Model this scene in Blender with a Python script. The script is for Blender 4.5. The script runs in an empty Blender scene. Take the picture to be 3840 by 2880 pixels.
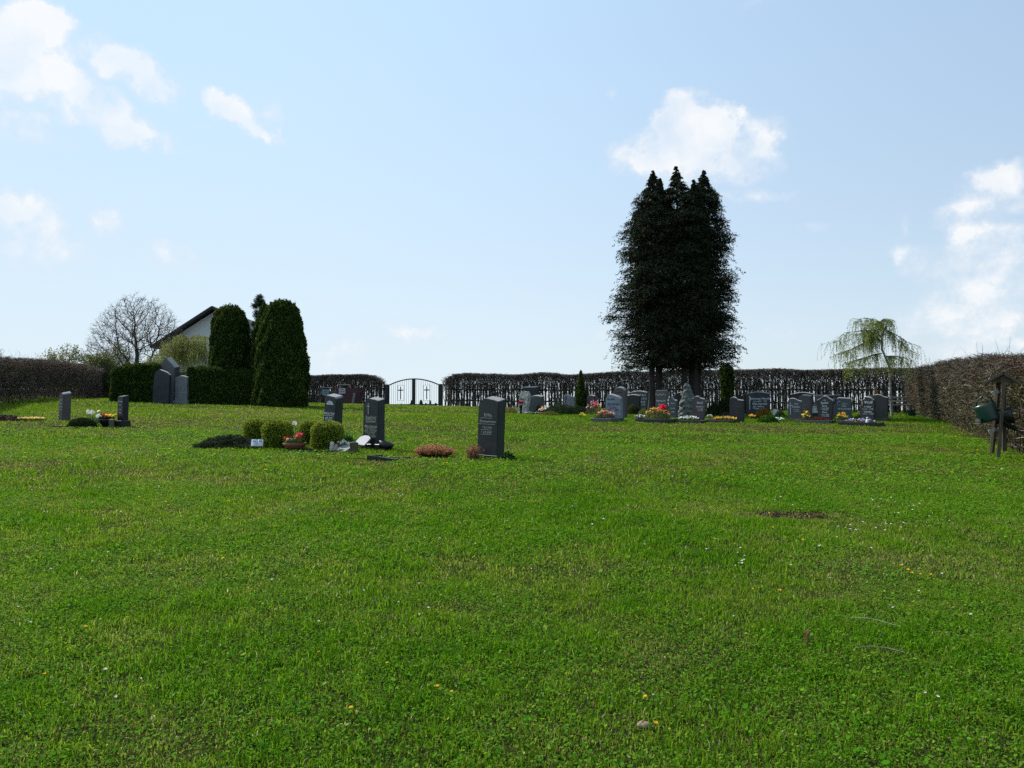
import bpy, bmesh, math, random
import numpy as np
from mathutils import Vector, Matrix
R = math.radians
rng = np.random.default_rng(11)
random.seed(5)
SC = bpy.context.scene
COL = SC.collection
# ------------------------------------------------------------------ camera
F = 2800.0; CAMZ = 1.6; PITCH = math.atan(120/2800.0)
cam = bpy.data.cameras.new('camera'); cam.sensor_width = 36; cam.lens = F/3840*36
cam.clip_end = 8000; cam.clip_start = .05
co = bpy.data.objects.new('camera', cam); COL.objects.link(co)
co.location = (0, 0, CAMZ); co.rotation_euler = (math.pi/2+PITCH, 0, 0)
SC.camera = co
def wx(px, d): return (px-1920)/F*d
def zr(py, d):
    u = (1440-py)/F
    return CAMZ + d*(math.sin(PITCH)+u*math.cos(PITCH))/(math.cos(PITCH)-u*math.sin(PITCH))
# ------------------------------------------------------------------ terrain height
_d = [-60, 0, 3.4, 8, 14, 20, 25, 30, 36, 42, 49, 53, 60, 100, 200, 400, 1000, 3000]
_z = [-1.5, -.08, .12, .42, .80, 1.14, 1.45, 1.66, 1.87, 2.05, 2.13, 2.08, 1.5, -2, -9, -14, -25, -45]
_gd = np.linspace(-60, 3000, 30601); _gz = np.interp(_gd, _d, _z)
_k = np.exp(-np.linspace(-2.5, 2.5, 31)**2); _k /= _k.sum()
_gz = np.convolve(np.pad(_gz, 15, mode='edge'), _k, 'valid')
def smst(a, b, x):
    t = np.clip((x-a)/(b-a), 0, 1); return t*t*(3-2*t)
def gz(x, y):
    x = np.asarray(x, float); y = np.asarray(y, float)
    z = np.interp(y, _gd, _gz)
    s = np.clip(y/30, 0, 1.2)*(1-smst(60, 110, y))
    lat = np.where(x < 0, .019*np.minimum(-x, 32), -.006*np.minimum(x, 40))
    z = z + lat*s
    # left of the cemetery the hill stays high behind the hedge
    z = z + smst(52, 62, y)*smst(-6, -16, x)*(1-smst(110, 200, y))*1.6
    b = (np.sin(x*1.3+y*.7)+np.sin(x*.6-y*1.1+2)+np.sin(x*2.3+1.7*y+1))*.008
    return z + b*(1-smst(50, 90, y))
def g(x, y): return float(gz(x, y))
# where a ray through the photograph meets the ground
def grd(px, py):
    t = np.linspace(2.5, 60, 4000); zz = np.array([0.]*1); u = (1440-py)/F; s = (math.sin(PITCH)+u*math.cos(PITCH))/(math.cos(PITCH)-u*math.sin(PITCH)); x = (px-1920)/F*t
    h = CAMZ+s*t-gz(x, t); i = int(np.argmax(h < 0)); return float(x[i]), float(t[i])
def vnoise(x, y, s, seed=0):
    """smooth value noise 0..1"""
    r = np.random.default_rng(900+seed).random((64, 64))
    u = np.asarray(x)/s+1000; v = np.asarray(y)/s+1000
    i = np.floor(u).astype(int); j = np.floor(v).astype(int); fu = u-i; fv = v-j
    fu = fu*fu*(3-2*fu); fv = fv*fv*(3-2*fv)
    a = r[i % 64, j % 64]; b = r[(i+1) % 64, j % 64]; c = r[i % 64, (j+1) % 64]; d = r[(i+1) % 64, (j+1) % 64]
    return (a*(1-fu)+b*fu)*(1-fv)+(c*(1-fu)+d*fu)*fv
# ------------------------------------------------------------------ materials
def mat(name):
    m = bpy.data.materials.new(name); m.use_nodes = True
    nt = m.node_tree; nt.nodes.clear()
    return m, nt, nt.nodes, nt.links
def foliage_mat(name, trans=.4, rough=.55, gain=1.0, spec=.12):
    m, nt, N, L = mat(name)
    at = N.new('ShaderNodeAttribute'); at.attribute_name = 'col'
    p = N.new('ShaderNodeBsdfPrincipled'); p.inputs['Roughness'].default_value = rough
    p.inputs['Specular IOR Level'].default_value = spec
    L.new(at.outputs['Color'], p.inputs['Base Color'])
    o = N.new('ShaderNodeOutputMaterial')
    if trans > 0:
        t = N.new('ShaderNodeBsdfTranslucent')
        hs = N.new('ShaderNodeHueSaturation'); hs.inputs['Value'].default_value = 1.35*gain; hs.inputs['Hue'].default_value = .485
        L.new(at.outputs['Color'], hs.inputs['Color']); L.new(hs.outputs[0], t.inputs['Color'])
        mx = N.new('ShaderNodeMixShader'); mx.inputs[0].default_value = trans
        L.new(p.outputs[0], mx.inputs[1]); L.new(t.outputs[0], mx.inputs[2]); L.new(mx.outputs[0], o.inputs[0])
    else: L.new(p.outputs[0], o.inputs[0])
    return m
def stone_mat(name, c1, c2, rough=.4, scale=90, bump=.0, c3=None, big=3.0, spec=.5):
    """granite-like speckle with larger cloudy variation"""
    m, nt, N, L = mat(name)
    tc = N.new('ShaderNodeTexCoord'); o = N.new('ShaderNodeOutputMaterial')
    n1 = N.new('ShaderNodeTexNoise'); n1.inputs['Scale'].default_value = scale; n1.inputs['Detail'].default_value = 3
    n2 = N.new('ShaderNodeTexNoise'); n2.inputs['Scale'].default_value = big; n2.inputs['Detail'].default_value = 5
    L.new(tc.outputs['Object'], n1.inputs['Vector']); L.new(tc.outputs['Object'], n2.inputs['Vector'])
    r = N.new('ShaderNodeValToRGB'); r.color_ramp.elements[0].position = .38; r.color_ramp.elements[1].position = .66
    r.color_ramp.elements[0].color = (*c1, 1); r.color_ramp.elements[1].color = (*c2, 1)
    L.new(n1.outputs[0], r.inputs[0])
    r2 = N.new('ShaderNodeValToRGB'); r2.color_ramp.elements[0].position = .42; r2.color_ramp.elements[1].position = .7
    mx = N.new('ShaderNodeMixRGB'); mx.blend_type = 'MIX'
    c3 = c3 or tuple(.75*v+.012*(v > .03) for v in c1)
    mx.inputs[2].default_value = (*c3, 1); L.new(n2.outputs[0], r2.inputs[0])
    ml = N.new('ShaderNodeMath'); ml.operation = 'MULTIPLY'; ml.inputs[1].default_value = .75
    L.new(r2.outputs[0], ml.inputs[0]); L.new(ml.outputs[0], mx.inputs[0])
    L.new(r.outputs[0], mx.inputs[1])
    p = N.new('ShaderNodeBsdfPrincipled'); p.inputs['Roughness'].default_value = rough
    p.inputs['Specular IOR Level'].default_value = spec
    L.new(mx.outputs[0], p.inputs['Base Color'])
    if bump:
        b = N.new('ShaderNodeBump'); b.inputs['Strength'].default_value = bump; b.inputs['Distance'].default_value = .02
        n3 = N.new('ShaderNodeTexNoise'); n3.inputs['Scale'].default_value = 14; n3.inputs['Detail'].default_value = 6
        L.new(tc.outputs['Object'], n3.inputs['Vector']); L.new(n3.outputs[0], b.inputs['Height']); L.new(b.outputs[0], p.inputs['Normal'])
    L.new(p.outputs[0], o.inputs[0]); return m
def wood_mat(name, c1, c2, rough=.7, sx=2, sz=25):
    m, nt, N, L = mat(name)
    tc = N.new('ShaderNodeTexCoord'); mp = N.new('ShaderNodeMapping'); mp.inputs['Scale'].default_value = (sz, sz, sx)
    n = N.new('ShaderNodeTexNoise'); n.inputs['Scale'].default_value = 1.5; n.inputs['Detail'].default_value = 5
    L.new(tc.outputs['Object'], mp.inputs[0]); L.new(mp.outputs[0], n.inputs['Vector'])
    r = N.new('ShaderNodeValToRGB'); r.color_ramp.elements[0].position = .35; r.color_ramp.elements[1].position = .68
    r.color_ramp.elements[0].color = (*c1, 1); r.color_ramp.elements[1].color = (*c2, 1)
    p = N.new('ShaderNodeBsdfPrincipled'); p.inputs['Roughness'].default_value = rough
    b = N.new('ShaderNodeBump'); b.inputs['Strength'].default_value = .4; b.inputs['Distance'].default_value = .01
    o = N.new('ShaderNodeOutputMaterial')
    L.new(n.outputs[0], r.inputs[0]); L.new(r.outputs[0], p.inputs['Base Color']); L.new(n.outputs[0], b.inputs['Height'])
    L.new(b.outputs[0], p.inputs['Normal']); L.new(p.outputs[0], o.inputs[0]); return m
def plain(name, c, rough=.5, metal=0, var=.15, spec=.5):
    m, nt, N, L = mat(name)
    tc = N.new('ShaderNodeTexCoord'); n = N.new('ShaderNodeTexNoise'); n.inputs['Scale'].default_value = 12; n.inputs['Detail'].default_value = 4
    L.new(tc.outputs['Object'], n.inputs['Vector'])
    mx = N.new('ShaderNodeMixRGB'); mx.inputs[1].default_value = (*[v*(1-var) for v in c], 1); mx.inputs[2].default_value = (*[min(1, v*(1+var)) for v in c], 1)
    p = N.new('ShaderNodeBsdfPrincipled'); p.inputs['Roughness'].default_value = rough; p.inputs['Metallic'].default_value = metal
    p.inputs['Specular IOR Level'].default_value = spec
    o = N.new('ShaderNodeOutputMaterial')
    L.new(n.outputs[0], mx.inputs[0]); L.new(mx.outputs[0], p.inputs['Base Color']); L.new(p.outputs[0], o.inputs[0]); return m
M = {}
M['grass'] = foliage_mat('grass_blade', .5, .7, 1.0, .05)
M['leaf'] = foliage_mat('leaf', .35, .5)
M['needle'] = foliage_mat('needle', .12, .75, spec=.08)
M['thuja'] = foliage_mat('thuja_spray', .3, .7, spec=.1)
M['twig'] = foliage_mat('twig', 0, .8, spec=.15)
M['petal'] = foliage_mat('petal', .35, .6)
M['core'] = plain('dark_core', (.008, .010, .005), .95, spec=.05)  # dark solid filling added inside dense crowns to block light
M['soil'] = stone_mat('soil', (.035, .022, .014), (.09, .06, .04), .95, 40, .6, spec=.1)
M['black'] = stone_mat('black_granite', (.010, .011, .012), (.022, .024, .026), .4, 160, spec=.35)
M['dark'] = stone_mat('dark_granite', (.020, .022, .023), (.045, .048, .049), .5, 140, spec=.35)
M['grey'] = stone_mat('grey_granite', (.062, .063, .063), (.125, .127, .127), .5, 120, spec=.35)
M['green'] = stone_mat('green_granite', (.035, .055, .055), (.07, .10, .095), .45, 120)
M['blue'] = stone_mat('blue_marble', (.16, .20, .25), (.25, .30, .36), .5, 30, .1, (.10, .13, .17), 4)
M['lightgrey'] = stone_mat('light_granite', (.13, .14, .14), (.26, .27, .27), .55, 110)
M['brown'] = stone_mat('brown_stone', (.07, .058, .052), (.13, .105, .095), .75, 70, .3)
M['redgrey'] = stone_mat('red_granite', (.035, .026, .027), (.085, .066, .066), .35, 130)
M['rough'] = stone_mat('rough_limestone', (.38, .38, .33), (.62, .61, .55), .9, 35, .9, (.2, .2, .17), 9)
M['rock'] = stone_mat('green_rock', (.09, .115, .095), (.22, .25, .215), .85, 25, 1.0, (.10, .07, .055), 6)
M['white'] = stone_mat('white_marble', (.55, .57, .60), (.72, .74, .77), .4, 40)
M['plate'] = stone_mat('pale_marble', (.22, .24, .27), (.32, .34, .38), .6, 40)
M['top'] = stone_mat('hewn_edge', (.2, .2, .2), (.35, .35, .35), .8, 60, .4)
M['gold'] = plain('gilt_letter', (.36, .34, .27), .4)
M['silver'] = plain('silver_letter', (.52, .56, .58), .35)
M['ink'] = plain('dark_letter', (.03, .03, .035), .5)
M['fence'] = wood_mat('fence_wood', (.022, .019, .018), (.055, .047, .041), .8)
M['iron'] = plain('black_iron', (.012, .016, .014), .45)
M['gateg'] = plain('dark_green_iron', (.012, .022, .013), .45)
M['bark'] = wood_mat('bark_dark', (.018, .014, .012), (.05, .04, .034), .9)
M['barkg'] = wood_mat('bark_grey', (.05, .045, .038), (.12, .105, .09), .9)
M['birch'] = wood_mat('birch_bark', (.10, .09, .075), (.42, .41, .36), .8, 9, 3)
M['wood'] = wood_mat('weathered_wood', (.050, .036, .024), (.12, .088, .06), .85)
M['woodl'] = wood_mat('pale_wood', (.20, .18, .15), (.36, .33, .28), .85)
M['crosswood'] = wood_mat('brown_cross_wood', (.16, .075, .03), (.28, .14, .06), .6)
M['can'] = plain('green_plastic', (.005, .034, .024), .3)
M['canb'] = plain('black_plastic', (.008, .009, .01), .35)
M['terra'] = plain('terracotta', (.22, .075, .045), .7)
M['plaster'] = plain('plaster', (.74, .75, .72), .9, var=.05)
M['roof'] = wood_mat('roof_tile', (.015, .012, .011), (.045, .035, .03), .7, 20, 3)
M['pink'] = plain('pink_clay', (.5, .25, .24), .6)
M['redbin'] = plain('brown_red_panel', (.075, .022, .025), .7)
M['greenbin'] = plain('olive_panel', (.05, .06, .03), .8)
M['signw'] = plain('white_sign', (.45, .40, .44), .6)
M['signb'] = plain('blue_sign', (.20, .30, .36), .6)
M['glass'] = plain('amber_glass', (.16, .14, .06), .2)
# ------------------------------------------------------------------ object helpers
def tag(o, label=None, cat=None, group=None, kind=None):
    if label: o['label'] = label
    if cat: o['category'] = cat
    if group: o['group'] = group
    if kind: o['kind'] = kind
    return o
def thing(name, loc, rz, label, cat, group=None):
    o = bpy.data.objects.new(name, None); COL.objects.link(o)
    o.location = loc; o.rotation_euler = (0, 0, rz); o.empty_display_size = .2
    return tag(o, label, cat, group)
def mesh_np(name, V, faces, m, parent=None, col=None, smooth=False, loc=None, rot=None):
    """faces: list of (n,k) int arrays; col (nv,3)"""
    me = bpy.data.meshes.new(name); V = np.asarray(V, np.float32)
    me.vertices.add(len(V)); me.vertices.foreach_set('co', V.ravel())
    faces = [f for f in faces if len(f)]
    idx = np.concatenate([np.asarray(f, np.int32).ravel() for f in faces])
    tot = np.concatenate([np.full(len(f), np.asarray(f).shape[1], np.int32) for f in faces])
    me.loops.add(len(idx)); me.loops.foreach_set('vertex_index', idx)
    me.polygons.add(len(tot)); st = np.zeros(len(tot), np.int32); st[1:] = np.cumsum(tot)[:-1]
    me.polygons.foreach_set('loop_start', st)
    me.update(calc_edges=True)
    if smooth: me.polygons.foreach_set('use_smooth', np.ones(len(tot), bool))
    if col is not None:
        a = me.attributes.new('col', 'FLOAT_COLOR', 'POINT')
        c = np.ones((len(V), 4), np.float32); c[:, :3] = col
        a.data.foreach_set('color', c.ravel())
    if m: me.materials.append(m)
    o = bpy.data.objects.new(name, me); COL.objects.link(o)
    if parent: o.parent = parent
    if loc is not None: o.location = loc
    if rot is not None: o.rotation_euler = rot
    return o
class MB:
    """collects simple shapes into one mesh"""
    def __init__(s): s.b = bmesh.new()
    def box(s, c, d, rot=None, bev=0):
        r = bmesh.ops.create_cube(s.b, size=1)
        mt = Matrix.Translation(c) @ (rot.to_4x4() if rot else Matrix()) @ Matrix.Diagonal((*d, 1))
        bmesh.ops.transform(s.b, matrix=mt, verts=r['verts'])
        if bev:
            es = list({e for v in r['verts'] for e in v.link_edges})
            bmesh.ops.bevel(s.b, geom=es, offset=bev, segments=1, affect='EDGES')
        return s
    def poly(s, pts, y0, y1, bev=.006):
        """outline (x,z) extruded along y"""
        a = [s.b.verts.new((x, y0, z)) for x, z in pts]; c = [s.b.verts.new((x, y1, z)) for x, z in pts]
        n = len(pts); fs = [s.b.faces.new(a), s.b.faces.new(c[::-1])]
        for i in range(n):
            j = (i+1) % n; fs.append(s.b.faces.new((a[j], a[i], c[i], c[j])))
        bmesh.ops.recalc_face_normals(s.b, faces=fs)
        if bev:
            es = [e for e in {e for v in a+c for e in v.link_edges} if e.calc_face_angle(0) > .5]
            bmesh.ops.bevel(s.b, geom=es, offset=bev, segments=2, affect='EDGES')
        return s
    def lathe(s, prof, c=(0, 0, 0), n=20, sx=1, sy=1, rot=None):
        rings = []
        for r, z in prof:
            ring = []
            for k in range(n):
                a = 2*math.pi*k/n; v = Vector((r*sx*math.cos(a), r*sy*math.sin(a), z))
                if rot: v = rot @ v
                ring.append(s.b.verts.new(v+Vector(c)))
            rings.append(ring)
        for a, b in zip(rings, rings[1:]):
            for k in range(n): s.b.faces.new((a[k], a[(k+1) % n], b[(k+1) % n], b[k]))
        if prof[0][0] > 1e-4: s.b.faces.new(rings[0][::-1])
        if prof[-1][0] > 1e-4: s.b.faces.new(rings[-1])
        return s
    def tube(s, pts, rad, n=6):
        pts = [Vector(p) for p in pts]; rr = rad if isinstance(rad, (list, tuple)) else [rad]*len(pts)
        rings = []
        for i, p in enumerate(pts):
            t = (pts[min(i+1, len(pts)-1)]-pts[max(i-1, 0)]).normalized()
            u = t.cross(Vector((0, 0, 1)) if abs(t.z) < .9 else Vector((0, 1, 0))).normalized(); v = t.cross(u)
            rings.append([s.b.verts.new(p+(u*math.cos(2*math.pi*k/n)+v*math.sin(2*math.pi*k/n))*rr[i]) for k in range(n)])
        for a, b in zip(rings, rings[1:]):
            for k in range(n): s.b.faces.new((a[k], a[(k+1) % n], b[(k+1) % n], b[k]))
        s.b.faces.new(rings[0][::-1]); s.b.faces.new(rings[-1]); return s
    def build(s, name, m, parent=None, loc=None, smooth=False, rot=None):
        me = bpy.data.meshes.new(name); bmesh.ops.recalc_face_normals(s.b, faces=s.b.faces[:])
        s.b.to_mesh(me); s.b.free(); me.materials.append(m)
        if smooth: me.polygons.foreach_set('use_smooth', np.ones(len(me.polygons), bool)); me.update()
        o = bpy.data.objects.new(name, me); COL.objects.link(o)
        if parent: o.parent = parent
        if loc is not None: o.location = loc
        if rot is not None: o.rotation_euler = rot
        return o
def jit(c, n, amt=.18, hue=.1):
    """n colours around c"""
    c = np.asarray(c, float); k = np.exp(rng.normal(0, amt, (n, 1))); h = np.exp(rng.normal(0, hue, (n, 3)))
    return np.clip(c*k*h, 0, 1)
def pick(pal, n, p=None, amt=.15, hue=.06):
    pal = np.asarray(pal, float); i = rng.choice(len(pal), n, p=p)
    return np.clip(pal[i]*np.exp(rng.normal(0, amt, (n, 1)))*np.exp(rng.normal(0, hue, (n, 3))), 0, 1)
def unit(v): return v/np.maximum(np.linalg.norm(v, axis=-1, keepdims=True), 1e-9)
def rdir(n): return unit(rng.normal(size=(n, 3)))
def leaves(C, U, Wd, L, B, col):
    """diamond leaves: centre C, long axis U, width axis Wd, half length L, half width B"""
    n = len(C); L = np.broadcast_to(np.asarray(L, float), (n,))[:, None]; B = np.broadcast_to(np.asarray(B, float), (n,))[:, None]
    V = np.stack([C-U*L, C+Wd*B, C+U*L, C-Wd*B], 1).reshape(-1, 3)
    Fq = np.arange(4*n).reshape(n, 4)
    return V, Fq, np.repeat(col, 4, 0)
def rleaves(C, L, B, col, bias=None, bw=0.):
    n = len(C); U = rdir(n)
    if bias is not None: U = unit(U+np.asarray(bias)*bw)
    W_ = unit(np.cross(U, rdir(n)))
    return leaves(C, U, W_, L, B, col)
def prisms(P0, P1, r0, r1, col, k=3):
    n = len(P0); r0 = np.broadcast_to(np.asarray(r0, float), (n,)); r1 = np.broadcast_to(np.asarray(r1, float), (n,))
    T = unit(P1-P0); A = np.where(np.abs(T[:, 2:3]) < .9, [[0, 0, 1.]], [[0, 1., 0]]); U = unit(np.cross(T, A)); Vv = np.cross(T, U)
    a = np.arange(k)*2*math.pi/k
    off = U[:, None]*np.cos(a)[None, :, None]+Vv[:, None]*np.sin(a)[None, :, None]
    V = np.concatenate([P0[:, None]+off*r0[:, None, None], P1[:, None]+off*r1[:, None, None]], 1).reshape(-1, 3)
    b = np.arange(n)[:, None]*2*k; f = []
    for i in range(k):
        j = (i+1) % k; f.append(np.concatenate([b+i, b+j, b+k+j, b+k+i], 1))
    return V, np.concatenate(f), np.repeat(col, 2*k, 0)
class ACC:
    def __init__(s): s.V = []; s.F = {}; s.C = []; s.n = 0
    def add(s, V, Fc, c):
        s.V.append(V); s.C.append(c); s.F.setdefault(Fc.shape[1], []).append(Fc+s.n); s.n += len(V); return s
    def build(s, name, m, parent=None, **k):
        return mesh_np(name, np.concatenate(s.V), [np.concatenate(f) for f in s.F.values()], m, parent, np.concatenate(s.C), **k)
# ------------------------------------------------------------------ light and sky
SUN_AZ = R(-58); SUN_EL = R(45)          # azimuth from +Y, negative = left
sd = Vector((math.sin(SUN_AZ)*math.cos(SUN_EL), math.cos(SUN_AZ)*math.cos(SUN_EL), math.sin(SUN_EL)))
sl = bpy.data.lights.new('sun', 'SUN'); sl.energy = 5.0; sl.angle = R(.5); sl.color = (1, .95, .86)
so = bpy.data.objects.new('sun', sl); COL.objects.link(so); so.rotation_euler = sd.to_track_quat('Z', 'Y').to_euler()
wd = bpy.data.worlds.new('World'); SC.world = wd; wd.use_nodes = True
NT = wd.node_tree; NT.nodes.clear(); N = NT.nodes; L = NT.links
def mth(op, a, b=None, c=None, clamp=False):
    n = N.new('ShaderNodeMath'); n.operation = op; n.use_clamp = clamp
    for i, v in enumerate((a, b, c)):
        if v is None: continue
        if isinstance(v, (int, float)): n.inputs[i].default_value = v
        else: L.new(v, n.inputs[i])
    return n.outputs[0]
sky = N.new('ShaderNodeTexSky'); sky.sky_type = 'NISHITA'; sky.sun_disc = False
sky.sun_elevation = SUN_EL; sky.sun_rotation = SUN_AZ; sky.altitude = 400; sky.air_density = 1.0; sky.dust_density = 2.2; sky.ozone_density = 1.0
tc = N.new('ShaderNodeTexCoord'); sp = N.new('ShaderNodeSeparateXYZ'); L.new(tc.outputs['Generated'], sp.inputs[0])
az = mth('ARCTAN2', sp.outputs[0], sp.outputs[1]); el = mth('ARCSINE', sp.outputs[2])
cb = N.new('ShaderNodeCombineXYZ'); L.new(az, cb.inputs[0]); L.new(el, cb.inputs[1])
# warp the lookup a little so cloud outlines billow
nw = N.new('ShaderNodeTexNoise'); nw.inputs['Scale'].default_value = 13; nw.inputs['Detail'].default_value = 6; nw.inputs['Roughness'].default_value = .62
L.new(cb.outputs[0], nw.inputs['Vector'])
vs = N.new('ShaderNodeVectorMath'); vs.operation = 'SUBTRACT'; L.new(nw.outputs['Color'], vs.inputs[0]); vs.inputs[1].default_value = (.5, .5, .5)
vm = N.new('ShaderNodeVectorMath'); vm.operation = 'MULTIPLY_ADD'; L.new(vs.outputs[0], vm.inputs[0]); vm.inputs[1].default_value = (.085, .06, 0); L.new(cb.outputs[0], vm.inputs[2])
def azel(px, py):
    v = Vector(((px-1920)/F, 1, 0)); u = (1440-py)/F
    y = math.cos(PITCH)-u*math.sin(PITCH); z = math.sin(PITCH)+u*math.cos(PITCH); x = (px-1920)/F
    l = math.sqrt(x*x+y*y+z*z)
    return math.atan2(x, y), math.asin(z/l)
def blobs(lst):
    tot = None
    for (px, py, rx, ry, rot, s) in lst:
        a, e = azel(px, py); a1, _ = azel(px+rx, py); _, e1 = azel(px, py-ry)
        mp = N.new('ShaderNodeMapping'); mp.vector_type = 'TEXTURE'
        mp.inputs['Location'].default_value = (a, e, 0); mp.inputs['Rotation'].default_value = (0, 0, R(rot))
        mp.inputs['Scale'].default_value = (abs(a1-a)*1.18, abs(e1-e)*1.18, 1)
        L.new(vm.outputs[0], mp.inputs[0])
        ln = N.new('ShaderNodeVectorMath'); ln.operation = 'LENGTH'; L.new(mp.outputs[0], ln.inputs[0])
        f = mth('SUBTRACT', 1.0, ln.outputs['Value'], clamp=True)
        f = mth('MULTIPLY', f, s*1.25)
        tot = f if tot is None else mth('ADD', tot, f)
    return tot
CL = [(30, 190, 190, 170, 0, 1.2), (140, 70, 130, 90, -20, 1.2), (150, 250, 260, 190, 0, .38), (330, 220, 130, 120, -20, .35), (290, 330, 140, 60, -35, .8), (60, 260, 120, 110, 0, .7), (200, 60, 60, 60, 0, .9),
      (480, 260, 170, 75, -28, .85), (560, 320, 120, 80, -40, .85), (620, 370, 60, 60, -30, .6), (440, 210, 60, 40, -30, .8), (400, 260, 60, 50, 0, .6),
      (460, 480, 130, 80, -25, .75), (520, 530, 110, 50, 0, .75), (440, 400, 80, 60, -30, .6), (560, 500, 50, 60, 0, .5), (660, 560, 50, 28, 0, .55),
      (810, 390, 110, 60, -20, .95), (900, 430, 140, 70, -25, .8), (970, 490, 90, 40, -20, .7), (1030, 440, 60, 50, -30, .45), (740, 480, 60, 28, 10, .5), (760, 360, 50, 30, 0, .7),
      (40, 470, 150, 80, 0, .55), (250, 420, 300, 150, -10, .42),
      (70, 790, 190, 100, -12, .9), (20, 760, 80, 80, 0, .8), (190, 840, 80, 70, -20, .6), (380, 830, 90, 65, -15, .62), (400, 790, 60, 50, 0, .5), (620, 950, 130, 70, 0, .62), (100, 960, 300, 90, 0, .45),
      (2550, 430, 95, 90, 0, 1.15), (2600, 480, 170, 130, -10, .95), (2700, 450, 90, 70, 0, .9), (2720, 530, 190, 130, -15, .7), (2860, 500, 75, 80, 0, .75), (2900, 570, 80, 110, -20, .55), (2420, 560, 150, 85, 10, .65), (2520, 600, 160, 90, 0, .65),
      (2830, 740, 190, 26, 0, .5), (2650, 660, 300, 110, 0, .35), (2340, 590, 80, 60, 0, .35), (2300, 345, 40, 26, 30, .3),
      (3720, 680, 190, 70, 6, .8), (3800, 690, 120, 90, 0, .65), (3590, 790, 110, 55, 15, .75), (3390, 853, 45, 35, 0, .5), (3640, 670, 60, 50, 0, .5), (3700, 760, 150, 60, 0, .35),
      (3480, 980, 140, 80, -20, .65), (3380, 930, 60, 50, 0, .5), (3680, 920, 130, 110, 20, .55), (3620, 970, 110, 90, 0, .5), (3800, 960, 100, 80, 0, .55), (3740, 1060, 230, 90, 0, .6),
      (3560, 1150, 260, 90, 8, .6), (3700, 1200, 260, 110, 10, .55), (3550, 1310, 240, 90, 0, .55), (3830, 1290, 70, 60, 30, .8), (3420, 1210, 200, 80, 0, .3),
      (1250, 1300, 170, 45, 8, .42), (1500, 1250, 200, 40, 0, .42), (1600, 1270, 90, 40, 10, .42), (1200, 1350, 260, 50, 0, .3), (1950, 1110, 130, 30, -10, .3), (2200, 1250, 300, 70, 0, .28),
      (3050, 860, 90, 24, 0, .35), (2900, 1250, 260, 70, 0, .26), (1400, 1330, 300, 60, 0, .25), (2820, 20, 100, 20, 0, .18), (1000, 500, 60, 30, -10, .4), (640, 520, 70, 40, -20, .4), (350, 470, 90, 50, -20, .5), (180, 930, 200, 60, 0, .4), (2760, 640, 120, 60, 0, .4), (3620, 870, 90, 40, 10, .5), (3790, 860, 80, 50, 0, .45)]
tot = blobs(CL)
n2 = N.new('ShaderNodeTexNoise'); n2.inputs['Scale'].default_value = 30; n2.inputs['Detail'].default_value = 9; n2.inputs['Roughness'].default_value = .66
L.new(cb.outputs[0], n2.inputs['Vector'])
nz = mth('SUBTRACT', n2.outputs[0], .5)
amp = mth('MULTIPLY', tot, 2.2, clamp=True)
t2 = mth('ADD', tot, mth('MULTIPLY', mth('MULTIPLY', nz, 2.5), amp))
mr = N.new('ShaderNodeMapRange'); mr.interpolation_type = 'LINEAR'; mr.inputs[1].default_value = .05; mr.inputs[2].default_value = 1.0
L.new(t2, mr.inputs[0])
n3 = N.new('ShaderNodeTexNoise'); n3.inputs['Scale'].default_value = 15; n3.inputs['Detail'].default_value = 6; L.new(vm.outputs[0], n3.inputs['Vector'])
al = mth('MULTIPLY', mr.outputs[0], mth('MULTIPLY_ADD', n3.outputs[0], 1.3, .12, clamp=True))
al = mth('MINIMUM', al, .93)
SKYK = .15
skn = N.new('ShaderNodeVectorMath'); skn.operation = 'SCALE'; skn.inputs['Scale'].default_value = SKYK; L.new(sky.outputs[0], skn.inputs[0])
# thin high haze: milky towards the horizon and towards the sun
elc = mth('MULTIPLY', sp.outputs[2], 1.0, clamp=True)
hz = mth('POWER', mth('SUBTRACT', 1.0, elc), 2.4)
dt = N.new('ShaderNodeVectorMath'); dt.operation = 'DOT_PRODUCT'; L.new(tc.outputs['Generated'], dt.inputs[0]); dt.inputs[1].default_value = tuple(sd)
gl = mth('POWER', mth('MULTIPLY_ADD', dt.outputs['Value'], .5, .5, clamp=True), 2.0)
hf = mth('MULTIPLY_ADD', gl, 1.0, mth('MULTIPLY_ADD', hz, .38, .07), clamp=True)
mh = N.new('ShaderNodeMixRGB'); L.new(hf, mh.inputs[0]); L.new(skn.outputs[0], mh.inputs[1]); 
hc = N.new('ShaderNodeMixRGB'); L.new(hz, hc.inputs[0]); hc.inputs[1].default_value = (.53, .795, 1.09, 1); hc.inputs[2].default_value = (.79, .895, .94, 1)
L.new(hc.outputs[0], mh.inputs[2])
cc = N.new('ShaderNodeMixRGB'); cc.inputs[1].default_value = (.68, .79, .92, 1); cc.inputs[2].default_value = (.98, .99, 1.0, 1); L.new(al, cc.inputs[0])
mc = N.new('ShaderNodeMixRGB'); L.new(al, mc.inputs[0]); L.new(mh.outputs[0], mc.inputs[1]); L.new(cc.outputs[0], mc.inputs[2])
bg = N.new('ShaderNodeBackground'); bg.inputs['Strength'].default_value = 1.0; L.new(mc.outputs[0], bg.inputs[0])
wo = N.new('ShaderNodeOutputWorld'); L.new(bg.outputs[0], wo.inputs[0])
wd.cycles.sampling_method = 'MANUAL'; wd.cycles.sample_map_resolution = 512
SC.view_settings.view_transform = 'Standard'; SC.view_settings.look = 'None'; SC.view_settings.exposure = 0; SC.view_settings.gamma = 1
SC.cycles.max_bounces = 6; SC.cycles.diffuse_bounces = 3; SC.cycles.transmission_bounces = 4; SC.cycles.transparent_max_bounces = 4
SC.cycles.use_adaptive_sampling = True; SC.cycles.adaptive_threshold = .02; SC.cycles.use_denoising = False
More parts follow.
